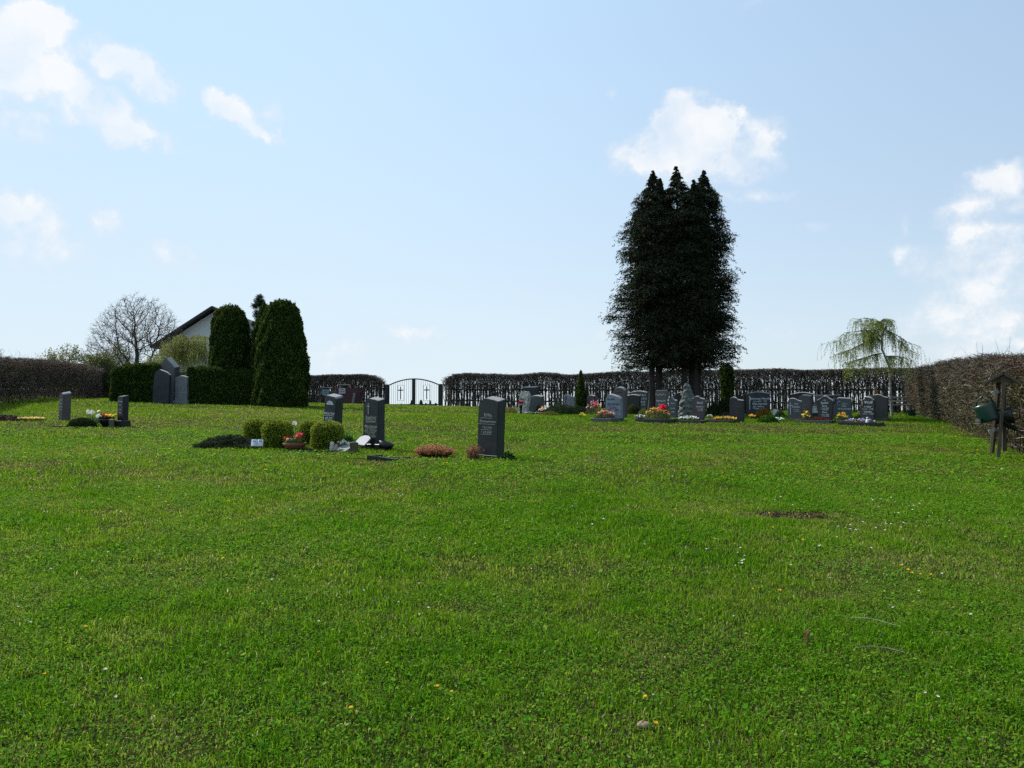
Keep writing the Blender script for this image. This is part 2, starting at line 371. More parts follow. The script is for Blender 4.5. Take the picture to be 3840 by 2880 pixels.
# ------------------------------------------------------------------ ground sheet
def axis(a, b, step, far, k=1.22):
    v = list(np.arange(a, b+1e-6, step)); s = step; x = b
    while x < far: s *= k; x += s; v.append(x)
    s = step; x = a
    while x > -far: s *= k; x -= s; v.insert(0, x)
    return np.array(v)
xs = axis(-34, 34, .5, 3200); ys = axis(-4, 62, .5, 3200); ys = ys[ys > -60]
X, Y = np.meshgrid(xs, ys); Z = gz(X, Y)
nx, ny = len(xs), len(ys); V = np.stack([X, Y, Z], -1).reshape(-1, 3)
i = np.arange(nx-1)[None] + np.arange(ny-1)[:, None]*nx; i = i.ravel()
Fg = np.stack([i, i+1, i+1+nx, i+nx], 1)
m, nt, N_, L_ = mat('meadow')
tcg = N_.new('ShaderNodeTexCoord')
def gn(s, d=4):
    n = N_.new('ShaderNodeTexNoise'); n.inputs['Scale'].default_value = s; n.inputs['Detail'].default_value = d; L_.new(tcg.outputs['Object'], n.inputs['Vector']); return n
a1, a2, a3 = gn(.35, 6), gn(5, 5), gn(60, 3)
r1 = N_.new('ShaderNodeValToRGB'); r1.color_ramp.elements[0].position = .35; r1.color_ramp.elements[1].position = .65
r1.color_ramp.elements[0].color = (.020, .040, .004, 1); r1.color_ramp.elements[1].color = (.042, .055, .010, 1)
r2 = N_.new('ShaderNodeValToRGB'); r2.color_ramp.elements[0].position = .35; r2.color_ramp.elements[1].position = .7
r2.color_ramp.elements[0].color = (.016, .032, .004, 1); r2.color_ramp.elements[1].color = (.055, .046, .018, 1)
L_.new(a1.outputs[0], r1.inputs[0]); L_.new(a2.outputs[0], r2.inputs[0])
mg = N_.new('ShaderNodeMixRGB'); mg.inputs[0].default_value = .5; L_.new(r1.outputs[0], mg.inputs[1]); L_.new(r2.outputs[0], mg.inputs[2])
mm = N_.new('ShaderNodeMixRGB'); mm.blend_type = 'MULTIPLY'; mm.inputs[0].default_value = .8
r3 = N_.new('ShaderNodeValToRGB'); r3.color_ramp.elements[0].position = .3; r3.color_ramp.elements[1].position = .7; r3.color_ramp.elements[0].color = (.45, .45, .45, 1); r3.color_ramp.elements[1].color = (1.3, 1.3, 1.2, 1)
L_.new(a3.outputs[0], r3.inputs[0]); L_.new(mg.outputs[0], mm.inputs[1]); L_.new(r3.outputs[0], mm.inputs[2])
pg = N_.new('ShaderNodeBsdfPrincipled'); pg.inputs['Roughness'].default_value = 1; pg.inputs['Specular IOR Level'].default_value = .05
bg_ = N_.new('ShaderNodeBump'); bg_.inputs['Strength'].default_value = .8; bg_.inputs['Distance'].default_value = .03
L_.new(a3.outputs[0], bg_.inputs['Height']); L_.new(bg_.outputs[0], pg.inputs['Normal'])
L_.new(mm.outputs[0], pg.inputs['Base Color']); og = N_.new('ShaderNodeOutputMaterial'); L_.new(pg.outputs[0], og.inputs[0])
gr = mesh_np('ground', V, [Fg], m, smooth=True); tag(gr, 'green meadow ground rising to the fence', None, None, 'structure')
M['clover'] = foliage_mat('clover_leaf', .45, .75, 1.0, .08)
# ------------------------------------------------------------------ lawn
def inbeds(x, y): return np.zeros(len(x), bool)
SOIL = grd(2965, 1934)
def scatter(d0, d1, dens, margin=1.8):
    xm = d1*.70+margin; n = int(dens*2*xm*(d1-d0))
    x = rng.uniform(-xm, xm, n); y = rng.uniform(d0, d1, n)
    k = np.abs(x) < y*.70+margin
    return x[k], y[k]
PAL = np.array([(.080, .190, .005), (.130, .235, .008), (.190, .250, .018), (.23, .235, .045), (.42, .39, .22), (.24, .16, .08)])
def lawn(d0, d1, dens, h, w, segs):
    x, y = scatter(d0, d1, dens)
    lush = vnoise(x, y, .9, 1)*.5+vnoise(x, y, .28, 2)*.45+vnoise(x, y, 3.5, 3)*.22+vnoise(x, y, 9, 7)*.13
    lush = (lush-.65)*1.5+.64-.05*(y < 8)-.20*smst(10, 16, y)*(1-smst(22.5, 24.5, y))+.30*smst(23.5, 26, y)*(1-smst(34, 40, y))*smst(-2, 1, x)           # 0 dry .. 1 lush
    # bare strip of earth
    ds = np.hypot((x-SOIL[0])/.42, (y-SOIL[1])/.17); keep = (ds > .85) | (rng.random(len(x)) < .45)
    lush = lush-.7*(ds < 1.7)
    clump = vnoise(x, y, .12, 4); keep &= rng.random(len(x)) < (.45+.75*clump)
    x, y, lush, clump = x[keep], y[keep], lush[keep], clump[keep]
    n = len(x); z = gz(x, y)
    lc = np.clip(lush+rng.normal(0, .22, n), 0, 1)
    idx = (1-lc)*3.3
    dry = rng.random(n) < (.03+.12*(1-np.clip(lush, 0, 1)))
    i0 = np.clip(np.floor(idx).astype(int), 0, 2); f = (idx-i0)[:, None].clip(0, 1)
    c = PAL[i0]*(1-f)+PAL[i0+1]*f
    c[dry] = PAL[rng.choice([4, 5], dry.sum())]
    c = c*np.exp(rng.normal(.09, .20, (n, 1)))*np.where(dry[:, None], 1, np.array([[.84, 1.0, 1.0]]) if d0 < 10 else np.array([[.93, 1.0, 1.0]]))
    hh = h*(.45+.6*np.clip(lush, 0, 1))*(.6+.7*clump)*np.exp(rng.normal(0, .3, n)); hh[dry] *= .8
    a = rng.uniform(0, 2*math.pi, n); b = rng.uniform(0, 2*math.pi, n)
    lean = rng.uniform(.15, 1.1, n)[:, None]
    D = np.stack([np.cos(a), np.sin(a), np.zeros(n)], 1); S = np.stack([np.cos(b), np.sin(b), np.zeros(n)], 1)
    P = np.stack([x, y, z-.004], 1); up = np.array([[0, 0, 1.]])
    ww = (w*np.exp(rng.normal(0, .25, n)))[:, None]; H = hh[:, None]
    mid = P+H*.6*(up+D*lean*.45); tip = P+H*(up*(1-.25*lean)+D*lean)
    if segs == 2:
        Vv = np.stack([P-S*ww*.5, P+S*ww*.5, mid-S*ww*.42, mid+S*ww*.42, tip], 1).reshape(-1, 3); k = np.arange(n)[:, None]*5
        q = np.concatenate([k, k+1, k+3, k+2], 1); t = np.concatenate([k+2, k+3, k+4], 1)
        return Vv, [q, t], np.repeat(c, 5, 0)
    Vv = np.stack([P-S*ww*.5, P+S*ww*.5, tip], 1).reshape(-1, 3); k = np.arange(n)[:, None]*3
    return Vv, [np.concatenate([k, k+1, k+2], 1)], np.repeat(c, 3, 0)
def clover(d0, d1, dens, s):
    x, y = scatter(d0, d1, dens)
    cl = vnoise(x, y, .5, 11)*.6+vnoise(x, y, 2.0, 12)*.5
    k = rng.random(len(x)) < smst(.30, .66, cl); ds = np.hypot((x-SOIL[0])/.42, (y-SOIL[1])/.17); k &= ds > 1.2
    x, y = x[k], y[k]; n = len(x); z = gz(x, y)+rng.uniform(.012, .05, n)
    C = np.stack([x, y, z], 1); Nn = unit(rdir(n)*.55+np.array([[0, 0, 1.]])); U = unit(np.cross(Nn, rdir(n))); W_ = np.cross(Nn, U)
    sz = s*np.exp(rng.normal(0, .3, n))
    c = pick([(.058, .195, .005), (.092, .245, .009), (.150, .285, .018), (.24, .33, .04)], n, [.33, .42, .2, .05], amt=.13)
    r = sz[:, None]; a = [0, 1.05, 2.09, 3.14, 4.19, 5.24]
    Vv = np.stack([C+(U*math.cos(t)*1.15+W_*math.sin(t)*.8)*r for t in a], 1).reshape(-1, 3)
    return Vv, [np.arange(6*n).reshape(n, 6)], np.repeat(c, 6, 0)
def lawnobj(name, parts, label):
    V = []; Fs = {}; C = []; o = 0
    for v, fs, c in parts:
        V.append(v); C.append(c)
        for f in fs: Fs.setdefault(f.shape[1], []).append(f+o)
        o += len(v)
    ob = mesh_np(name, np.concatenate(V), [np.concatenate(f) for f in Fs.values()], M['clover' if name == 'clover' else 'grass'], None, np.concatenate(C))
    return tag(ob, label, None, None, 'stuff')
lawnobj('grass', [lawn(2.6, 6, 8500, .042, .0050, 2), lawn(6, 10, 4800, .045, .0065, 2), lawn(10, 17, 1500, .055, .011, 1), lawn(17, 30, 520, .05, .02, 1), lawn(30, 51, 130, .05, .035, 1)],
        'short green lawn grass covering the graveyard')
lawnobj('clover', [clover(2.6, 6, 3400, .0062), clover(6, 11, 1800, .0085), clover(11, 20, 420, .016)], 'low clover and weeds growing in the lawn')
# ------------------------------------------------------------------ twiggy hedges
def path_pts(path, n, rs=rng):
    P = np.array(path, float); seg = np.diff(P, axis=0); ln = np.hypot(seg[:, 0], seg[:, 1]); cum = np.r_[0, np.cumsum(ln)]
    s = rs.uniform(0, cum[-1], n); i = np.clip(np.searchsorted(cum, s)-1, 0, len(seg)-1); f = (s-cum[i])/ln[i]
    p = P[i]+seg[i]*f[:, None]; t = seg[i]/ln[i][:, None]; return p, t, s, cum[-1]
def hedge(name, path, H, th, label, dens=1.0, dense=1.0, pal=None, leafpal=None, wild=0., leafn=0, cut=0, tr=1.0, group=None, endfade=None, lowgap=0.):
    P = np.array(path, float); L_ = np.hypot(*np.diff(P, axis=0).T).sum()
    root = thing(name, (P[0][0], P[0][1], g(*P[0])), 0, label, 'hedge', group)
    A = ACC(); off = np.array([P[0][0], P[0][1], g(*P[0])])
    def top(s, x, y):
        h = H if np.isscalar(H) else np.interp(s/L_, [0, 1], H)
        h = h*(1+.035*(vnoise(s, s*0, 1.7, 31)-.5)*2)
        if endfade is not None: h = h*np.clip(.78+.22*np.sqrt(np.clip((s if endfade == 0 else L_-s)/.8, 0, 1)), 0, 1)
        return h
    pal = pal or [(.055, .042, .036), (.035, .028, .024), (.11, .09, .075)]
    # upright stems
    n = int(L_*9*dens*(1+1.6*(tr > 1))); p, t, s, _ = path_pts(path, n); nr = np.stack([-t[:, 1], t[:, 0]], 1)
    q = p+nr*rng.uniform(-.5, .5, (n, 1))*th*.55; z0 = gz(q[:, 0], q[:, 1]); h = top(s, q[:, 0], q[:, 1])*rng.uniform(.7, .97, n)
    prev = np.stack([q[:, 0], q[:, 1], z0-.03], 1)
    for k in range(4):
        nx_ = prev.copy(); nx_[:, 2] += h/4; nx_[:, :2] += rng.normal(0, .05, (n, 2))
        A.add(*prisms(prev, nx_, (.016-.003*k)*tr, (.013-.003*k)*tr, pick(pal, n))); prev = nx_
    # side twigs, denser upward
    n = int(L_*260*dens*dense); p, t, s, _ = path_pts(path, n); nr = np.stack([-t[:, 1], t[:, 0]], 1)
    u = rng.uniform(-.5, .5, n); e = np.where(rng.random(n) < .6, np.sign(u)*(.5-np.abs(rng.normal(0, .09, n))), u)
    q = p+nr*(e*th)[:, None]; h = top(s, q[:, 0], q[:, 1]); zf = rng.uniform(0, 1, n)**np.clip(.62+.2*lowgap, .3, 1)
    z = gz(q[:, 0], q[:, 1])+h*zf; c = np.stack([q[:, 0], q[:, 1], z], 1)
    out = np.stack([nr[:, 0]*np.sign(e), nr[:, 1]*np.sign(e), np.zeros(n)], 1)
    D = unit(rdir(n)*1.0+out*.5*(tr == 1)+np.array([[0, 0, .55+1.1*(tr > 1)]])); ln = rng.uniform(.08, .30, n)*(1+.4*(zf > .8))*(.6 if tr == 1 else 1)
    e1 = c+D*ln[:, None]; tz = gz(e1[:, 0], e1[:, 1])+h*1.03+rng.normal(0, .025, n); e1[:, 2] = np.minimum(e1[:, 2], tz)
    A.add(*prisms(c, e1, rng.uniform(.005, .010, n)*tr, .003*tr, pick(pal, n, amt=.35)))
    e2 = e1+unit(D+rdir(n)*.9)*ln[:, None]*.6; e2[:, 2] = np.minimum(e2[:, 2], tz+.02)
    A.add(*prisms(e1, e2, .0045*tr, .002*tr, pick(pal, n, amt=.35)))
    # fine tip fringe along the clipped top
    n = int(L_*110*dens); p, t, s, _ = path_pts(path, n); nr = np.stack([-t[:, 1], t[:, 0]], 1)
    q = p+nr*rng.uniform(-.5, .5, (n, 1))*th; h = top(s, q[:, 0], q[:, 1]); c = np.stack([q[:, 0], q[:, 1], gz(q[:, 0], q[:, 1])+h*rng.uniform(.9, 1.0, n)], 1)
    D = unit(rdir(n)*.8+np.array([[0, 0, 1.]])); A.add(*prisms(c, c+D*rng.uniform(.05, .16, (n, 1))*(1+wild*(rng.random((n, 1)) < .02)*3), .005, .002, pick(pal, n, amt=.3)))
    A.build('branches', M['twig'], root, loc=-off)
    if leafn:
        n = int(L_*leafn); p, t, s, _ = path_pts(path, n); nr = np.stack([-t[:, 1], t[:, 0]], 1)
        q = p+nr*(rng.uniform(-.5, .5, n)*th)[:, None]; h = top(s, q[:, 0], q[:, 1]); zf = rng.uniform(0, 1, n)**.7
        c = np.stack([q[:, 0], q[:, 1], gz(q[:, 0], q[:, 1])+h*zf], 1); lp = leafpal or [(.06, .04, .025), (.10, .06, .035), (.05, .045, .02)]
        cc_ = pick(lp, n, amt=.35)
        if tr == 1:     # dead rusty leaves kept along the clipped top, fresh green ones in patches lower down
            top_ = rng.random(n) < smst(.72, .95, zf); cc_[top_] = pick([(.22, .11, .06), (.15, .075, .04), (.28, .17, .10)], top_.sum(), amt=.3)
            gp_ = (rng.random(n) < smst(.45, .75, vnoise(s, zf*H[0]*1.0, .7, 55))*.75) & ~top_; cc_[gp_] = pick([(.13, .16, .025), (.09, .11, .02)], gp_.sum(), amt=.3)
        mesh = rleaves(c, rng.uniform(.014, .03, n), rng.uniform(.010, .018, n), cc_)
        mesh_np('leaves', mesh[0], [mesh[1]], M['leaf'], root, mesh[2], loc=-off)
    return root
GX0, GX1, GD = 1447, 1661, 49.0
gl = (wx(1452, 49.6), 49.6); gr_ = (wx(1652, 48.9), 48.9)
CR = (wx(3440, 36), 36.0)
bk = [(wx(1668, 48.4), 48.4), (wx(2300, 44.6), 44.6), (wx(2900, 40.0), 40.0), CR]
hedge('back_hedge', bk, (2.0, 2.15), .55, 'long bare clipped hedge with sky showing through, right of the iron gate', dens=1.35, dense=2.1, tr=2.1, lowgap=-1.5, endfade=0, leafn=900,
      pal=[(.10, .085, .070), (.055, .048, .042), (.20, .17, .14)], leafpal=[(.11, .08, .05), (.15, .11, .06), (.13, .15, .05)])
bl = [(wx(1436, 49.9), 49.9), (wx(1130, 51.5), 51.5), (wx(640, 53), 53.0)]
hedge('back_hedge', bl, (1.9, 1.95), .6, 'short bare hedge with brownish top behind the compost bins, left of the iron gate', dens=1.4, dense=2.4, tr=2.0, lowgap=-1.6, endfade=0, leafn=1700,
      pal=[(.11, .085, .070), (.06, .048, .042), (.20, .16, .13)], leafpal=[(.18, .11, .07), (.12, .09, .05), (.14, .15, .06)])
rh = [(wx(3430, 35.6), 35.6), (wx(3560, 26), 26.0), (wx(3700, 19.5), 19.5), (wx(3850, 15.2), 15.2), (10.2, 12.0)]
hedge('side_hedge', rh, (1.95, 2.0), .8, 'tall twiggy brown hedge on the right behind the watering can stand', dens=1.4, dense=3.4, leafn=4200, wild=1,
      pal=[(.085, .068, .046), (.050, .040, .026), (.22, .185, .14), (.028, .023, .015)], leafpal=[(.10, .068, .035), (.06, .048, .022), (.035, .028, .014), (.11, .125, .02)])
lh = [(-18.6, 25), (-21.5, 31), (-23.6, 37), (-26.0, 45.5), (-30, 56)]
hedge('side_hedge', lh, (1.85, 1.95), .8, 'tall twiggy brown hedge along the far left behind the grey headstone', dens=1.4, dense=3.4, leafn=4200, wild=1,
      pal=[(.095, .074, .056), (.052, .040, .030), (.24, .20, .16), (.030, .024, .018)], leafpal=[(.13, .065, .05), (.07, .045, .032), (.045, .032, .022), (.06, .07, .025)])
# ------------------------------------------------------------------ picket fence behind the hedges
def fence(path, label, H=1.5, sp=.19):
    P = np.array(path, float); root = thing('picket_fence', (P[0][0], P[0][1], g(*P[0])), 0, label, 'fence', 'dark picket fences along the back')
    off = Vector(root.location); seg = np.diff(P, axis=0); ln = np.hypot(*seg.T); L_ = ln.sum(); cum = np.r_[0, np.cumsum(ln)]
    def at(s):
        i = min(int(np.searchsorted(cum, s, 'right'))-1, len(seg)-1); p = P[i]+seg[i]/ln[i]*(s-cum[i]); return p, math.atan2(seg[i][1], seg[i][0])
    b = MB()
    for k in range(int(L_/sp)):
        p, a = at(k*sp+random.uniform(-.02, .02)); z = g(*p); w = random.uniform(.075, .095); h = H+random.uniform(-.04, .04)
        Rm = Matrix.Rotation(a, 3, 'Z') @ Matrix.Rotation(random.gauss(0, .012), 3, 'Y')
        b.box((p[0]-off.x, p[1]-off.y, z+h/2+.02-off.z), (w, .025, h), Rm)
    b.build('pickets', M['fence'], root)
    for hz_ in (.42, 1.13):
        b = MB(); k = 0
        pts = [at(s) for s in np.arange(0, L_+1.4, 1.4).clip(0, L_)]
        for (p, a), (q, _) in zip(pts, pts[1:]):
            if np.hypot(*(q-p)) < .05: continue
            za, zb = g(*p)+hz_, g(*q)+hz_; v = Vector((q[0]-p[0], q[1]-p[1], zb-za)); c = Vector(((p[0]+q[0])/2, (p[1]+q[1])/2, (za+zb)/2))-off
            n_ = Vector((-v.y, v.x, 0)).normalized()*.035
            b.box(c-n_, (v.length+.01, .04, .09), v.to_track_quat('X', 'Z').to_matrix())
        b.build('rail', M['fence'], root)
    s = .3
    while s < L_:
        p, a = at(s); z = g(*p); bb = MB().box((p[0]-off.x-math.sin(a)*-.1, p[1]-off.y-math.cos(a)*.1, z+.78-off.z), (.13, .13, 1.62), Matrix.Rotation(a, 3, 'Z'))
        bb.build('post', M['fence'], root); s += 2.6
bo = [(x+.26, y+.55) for x, y in bk]
fence([(wx(1672, 49), 48.9)]+bo[1:], 'long dark wooden picket fence behind the bare hedge right of the gate')
fence([(wx(1440, 50.2), 50.25), (wx(1130, 52.1), 52.1), (wx(900, 52.8), 52.8)], 'short dark wooden picket fence left of the iron gate')
# ------------------------------------------------------------------ iron gate
gc = thing('double_gate', ((gl[0]+gr_[0])/2, (gl[1]+gr_[1])/2, g((gl[0]+gr_[0])/2, 49.2)), math.atan2(gr_[1]-gl[1], gr_[0]-gl[0]),
           'arched double gate of thin iron bars with a black cross in each wing', 'gate')
GW = math.hypot(gr_[0]-gl[0], gr_[1]-gl[1]); hw = GW/2
def arch(x): return 1.30+.46*(1-(abs(x)/hw)**2)
for sx in (-1, 1):
    MB().box((sx*(hw+.02), 0, .62), (.24, .24, 1.58), bev=.02).build('gate_post', M['iron'], gc)
for sx in (-1, 1):
    wing = MB(); xs_ = np.linspace(.004, hw-.12, 13)
    pts = [(sx*x, 0, arch(x)) for x in xs_]; wing.tube(pts, .044, 6)
    wing.box((sx*(hw/2-.02), 0, .06), (hw-.10, .05, .08)); wing.box((sx*.055, 0, .87), (.12, .06, 1.72))
    wing.box((sx*(hw-.13), 0, .70), (.05, .05, 1.24))
    w_ = wing.build('gate_wing', M['gateg'], gc)
    bars = MB(); xa = np.arange(.20, hw-.16, .150); cx = hw*.5-.02
    for x in xa:
        if abs(x-cx) < .2:
            bars.box((sx*x, 0, (1.33+arch(x))/2), (.014, .014, arch(x)-1.33)); bars.box((sx*x, 0, .22), (.014, .014, .26))
        else: bars.box((sx*x, 0, (arch(x)+.1)/2), (.014, .014, arch(x)-.1))
    for dx in (-.22, .22): bars.box((sx*cx+dx, 0, .84), (.016, .016, 1.0))
    for dz in (.34, 1.34): bars.box((sx*cx, 0, dz), (.456, .016, .016))
    bars.build('bars', M['iron'], w_)
    MB().box((sx*cx, -.02, .83), (.065, .02, .86)).box((sx*cx, -.023, 1.02), (.36, .02, .07)).build('cross', M['iron'], w_)
MB().box((.09, -.06, .78), (.14, .02, .02)).build('handle', M['iron'], gc)
for px in (1462, 1510, 1560, 1610):
    d = 48.6; x = wx(px, d); o = MB().box((0, 0, .02), (.7, .3, .05), bev=.01).build('paving_slab', M['lightgrey'], None, loc=(x, d, g(x, d)))
    tag(o, 'pale paving slab lying flush under the iron gate', 'paving slab', 'paving slabs under the gate')
# ------------------------------------------------------------------ false cypress group
def cypress(px, d, top_py, rad, base_px, z0, label, seed, lean_depth=0., trunks=1):
    r_ = np.random.default_rng(seed); bx = wx(base_px, d); gz0 = g(bx, d); H = zr(top_py, d)-gz0; tx = wx(px, d)
    root = thing('false_cypress', (bx, d, gz0), 0, label, 'tree', 'tall dark cypresses standing close together')
    def ax(z):
        f = np.clip(z/H, 0, 1)**.8; return np.stack([(tx-bx)*f, lean_depth*f, z], -1)
    zz = np.linspace(-.1, H*.97, 14); b = MB()
    b.tube(ax(zz), [.13*(1-.9*(z/H)) + .01+(.06 if z < .2 else 0) for z in zz], 9); b.build('trunk', M['bark'], root)
    for k in range(trunks-1):
        b = MB(); o = r_.uniform(.22, .42)*(-1 if k % 2 else 1)
        b.tube([(o+(tx-bx)*.7*(z/H)+o*.3*z/H, .12*k-.1, z) for z in np.linspace(-.1, H*.75, 9)], [.10*(1-.8*z/H) for z in np.linspace(0, H*.75, 9)], 8)
        b.build('trunk', M['bark'], root)
    # limbs carrying drooping sprays
    nb = 800; f = r_.uniform(0, 1, nb)**.85
    zb = z0+(H-z0)*f
    prof = rad*np.interp(f, [0, .06, .25, .5, .72, .84, .90, .95, 1], [.92, 1.06, 1.0, .86, .68, .46, .22, .10, .01])
    an = r_.uniform(0, 2*math.pi, nb)
    lob = 1+.10*np.sin(an*3+seed)+.10*np.sin(zb*2.1+an*2)
    tier = np.random.default_rng(seed+70).uniform(.76, 1.10, (40, 9))[(zb/.5).astype(int) % 40, (an/.7).astype(int)]
    ln = prof*lob*tier*r_.uniform(.85, 1.10, nb)
    A = ACC(); BR = ACC()
    base = ax(zb)
    O = np.stack([np.cos(an), np.sin(an), np.zeros(nb)], 1)
    # limb curve: out, gently down, tip turning up
    S = 7; pts = []
    for k in range(S+1):
        u = k/S; pts.append(base+O*(ln*u)[:, None]+np.array([[0, 0, 1.]])*((.16*u-.30*u*u)*ln+.10*u**4*ln+.25*u*np.clip(prof, 0, 1))[:, None])
    brown = np.array([(.03, .022, .016)])
    for a_, b_ in zip(pts, pts[1:]): BR.add(*prisms(a_, b_, .012, .008, np.repeat(brown, nb, 0)))
    pts = np.array(pts)
    # drooping plumes: nine along every limb, each set with small fronds
    npl, nf = 10, 15
    bi = np.repeat(np.arange(nb), npl); m_ = len(bi); u = r_.uniform(.22, 1.0, m_)**.75; k = np.clip((u*S).astype(int), 0, S-1); fr = (u*S-k)[:, None]
    B0 = pts[k, bi]*(1-fr)+pts[k+1, bi]*fr; sc = (.10+.98*np.clip(prof[bi]/rad*1.15, 0, 1))*r_.uniform(.6, 1.25, m_)
    o = O[bi]; side = np.stack([-o[:, 1], o[:, 0], 0*o[:, 0]], 1)
    Dp = unit(o*r_.uniform(.3, 1.1, (m_, 1))+side*r_.normal(0, .75, (m_, 1))+np.array([[0, 0, .18]])); lp = .46*sc
    cl = np.array([(.024, .036, .018), (.034, .044, .020), (.052, .046, .024), (.014, .020, .013)])[r_.choice(4, m_, p=[.4, .3, .12, .18])]*np.exp(r_.normal(0, .22, (m_, 1)))
    t = r_.uniform(0, 1, (m_, nf)); C = B0[:, None]+Dp[:, None]*(lp[:, None]*t)[..., None]; C[..., 2] -= lp[:, None]*.62*t**2
    T = Dp[:, None]+np.array([0, 0, -1.])*(1.1*t)[..., None]; wd_ = (1-t*.72)[..., None]*(.10*sc)[:, None, None]
    C = (C+r_.normal(0, 1, C.shape)*wd_*np.array([1, 1, .5])).reshape(-1, 3); T = unit(T.reshape(-1, 3)+r_.normal(0, .45, (m_*nf, 3)))
    n = len(C); Lf = r_.uniform(.022, .062, n)*np.repeat(.55+.5*np.clip(sc, 0, 1), nf)
    A.add(*leaves(C, T, unit(np.cross(T, r_.normal(size=(n, 3)))), Lf, Lf*.33, np.repeat(cl, nf, 0)))
    # leader tip
    nt_ = 420; zt = H-r_.uniform(0, 1, nt_)**1.2*1.5; w = .015+.24*((H-zt)/1.5)**1.2*(1+.6*np.sin(zt*11+seed)); aa = r_.uniform(0, 6.28, nt_); C = ax(zt)+np.stack([np.cos(aa)*w, np.sin(aa)*w, -.03+0*w], 1)*r_.uniform(.2, 1.2, (nt_, 1))
    U = unit(np.stack([np.cos(aa), np.sin(aa), -.7+0*aa], 1)+r_.normal(0, .3, (nt_, 3))); W_ = unit(np.cross(U, r_.normal(size=(nt_, 3))))
    A.add(*leaves(C, U, W_, r_.uniform(.03, .07, nt_), .014, np.repeat(cl[:1], nt_, 0)))
    cr = A.build('crown', M['needle'], root); BR.build('limbs', M['twig'], root)
    return root
cypress(2450, 31.0, 650, 1.5, 2442, 1.75, 'leftmost tall dark cypress of the close group, with a thin pointed tip', 3, -.3, 2)
cypress(2490, 31.0, 655, .95, 2470, 2.0, 'second tall cypress from the left in the dark group, slim top', 4, .5)
cypress(2545, 30.6, 622, 1.45, 2575, 1.8, 'highest dark cypress in the middle of the close group with a bent tip', 5, .1, 2)
cypress(2603, 31.0, 682, .9, 2590, 2.2, 'slim lower cypress squeezed between the highest and the rightmost one', 7, -.3)
cypress(2644, 31.2, 645, 1.5, 2612, 1.75, 'rightmost tall dark cypress of the close group, broad full crown', 6, -.2)
# ------------------------------------------------------------------ clipped evergreens
def evergreen(name, loc, surf, n, pal, label, cat, L=(.03, .06), up=.9, core=True, group=None, mat_='thuja', out=.02, cz=.93, trunk=None, coreM='core', tilt=.0):
    """surf(u1,u2) -> points, normals (n,3) of the crown's skin in local coordinates"""
    root = thing(name, loc, 0, label, cat, group); P, Nn = surf(n)
    P = P+Nn*(rng.uniform(-.05, out, (n, 1))*1.0)
    U = unit(Nn*.5+np.array([[0, 0, up]])+rng.normal(0, .45, (n, 3))); W_ = unit(np.cross(U, rdir(n)*.8+Nn))
    l = rng.uniform(*L, n); v = leaves(P, U, W_, l, l*.45, pick(pal, n, amt=.28))
    mesh_np('crown' if cat != 'hedge' else 'foliage', v[0], [v[1]], M[mat_], root, v[2])
    return root
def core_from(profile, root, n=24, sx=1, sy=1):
    MB().lathe(profile, n=n, sx=sx, sy=sy).build('trunk', M['core'], root, smooth=True)  # added dark core that keeps light out of the crown, no real trunk
THP = [(.045, .080, .012), (.028, .052, .009), (.075, .115, .018), (.018, .030, .008)]
def column_tree(px, d, base_py, top_py, wpx, label, n, prof, seed=0, sy=1.0):
    x = wx(px, d); z0 = g(x, d); H = zr(top_py, d)-z0; r0 = wpx/F*d/2; pz = np.array(prof)
    def surf(n):
        h = rng.uniform(0, 1, n); a = rng.uniform(0, 2*math.pi, n); r = r0*np.interp(h, pz[:, 0], pz[:, 1])
        r = r*(1+.06*np.sin(a*5+h*9+seed)+.05*np.sin(a*9-h*23+seed)+.05*rng.normal(0, 1, n).clip(-1, 1))
        ct, st = np.cos(a), np.sin(a)
        hz_ = h*H; tipm = h > .9; hz_ = hz_+np.where(tipm, np.clip(np.sin(a*6+seed)*np.sin(a*2.3+r*30)*.9, 0, 1)*.24*rng.random(n)*min(1, r0*2), 0)
        return np.stack([r*ct, r*st*sy, hz_], 1), unit(np.stack([ct, st, 0*h+.25], 1))
    root = evergreen('columnar_thuja', (x, d, z0), surf, n, THP, label, 'tree', (.04, .08))
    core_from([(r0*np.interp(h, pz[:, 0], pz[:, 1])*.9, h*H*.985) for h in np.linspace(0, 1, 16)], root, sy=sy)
    return root
cp = [(0, 1), (.3, 1), (.6, .88), (.8, .75), (.92, .62), (.98, .42), (1, .12)]
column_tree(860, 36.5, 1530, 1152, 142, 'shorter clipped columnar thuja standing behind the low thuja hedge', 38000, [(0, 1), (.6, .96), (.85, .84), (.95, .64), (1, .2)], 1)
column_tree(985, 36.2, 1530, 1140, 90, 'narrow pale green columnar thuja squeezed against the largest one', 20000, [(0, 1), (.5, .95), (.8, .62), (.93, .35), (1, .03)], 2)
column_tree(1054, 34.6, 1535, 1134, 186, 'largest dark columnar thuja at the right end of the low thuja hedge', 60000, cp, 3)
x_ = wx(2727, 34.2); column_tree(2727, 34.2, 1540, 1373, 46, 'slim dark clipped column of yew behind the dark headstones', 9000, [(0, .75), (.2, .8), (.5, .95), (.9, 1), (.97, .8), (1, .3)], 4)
x_ = wx(2178, 33); column_tree(2178, 33.4, 1540, 1397, 54, 'small pointed dark conifer standing between two headstones', 9000, [(0, 1), (.15, 1), (.4, .75), (.7, .4), (.9, .14), (1, .02)], 5)
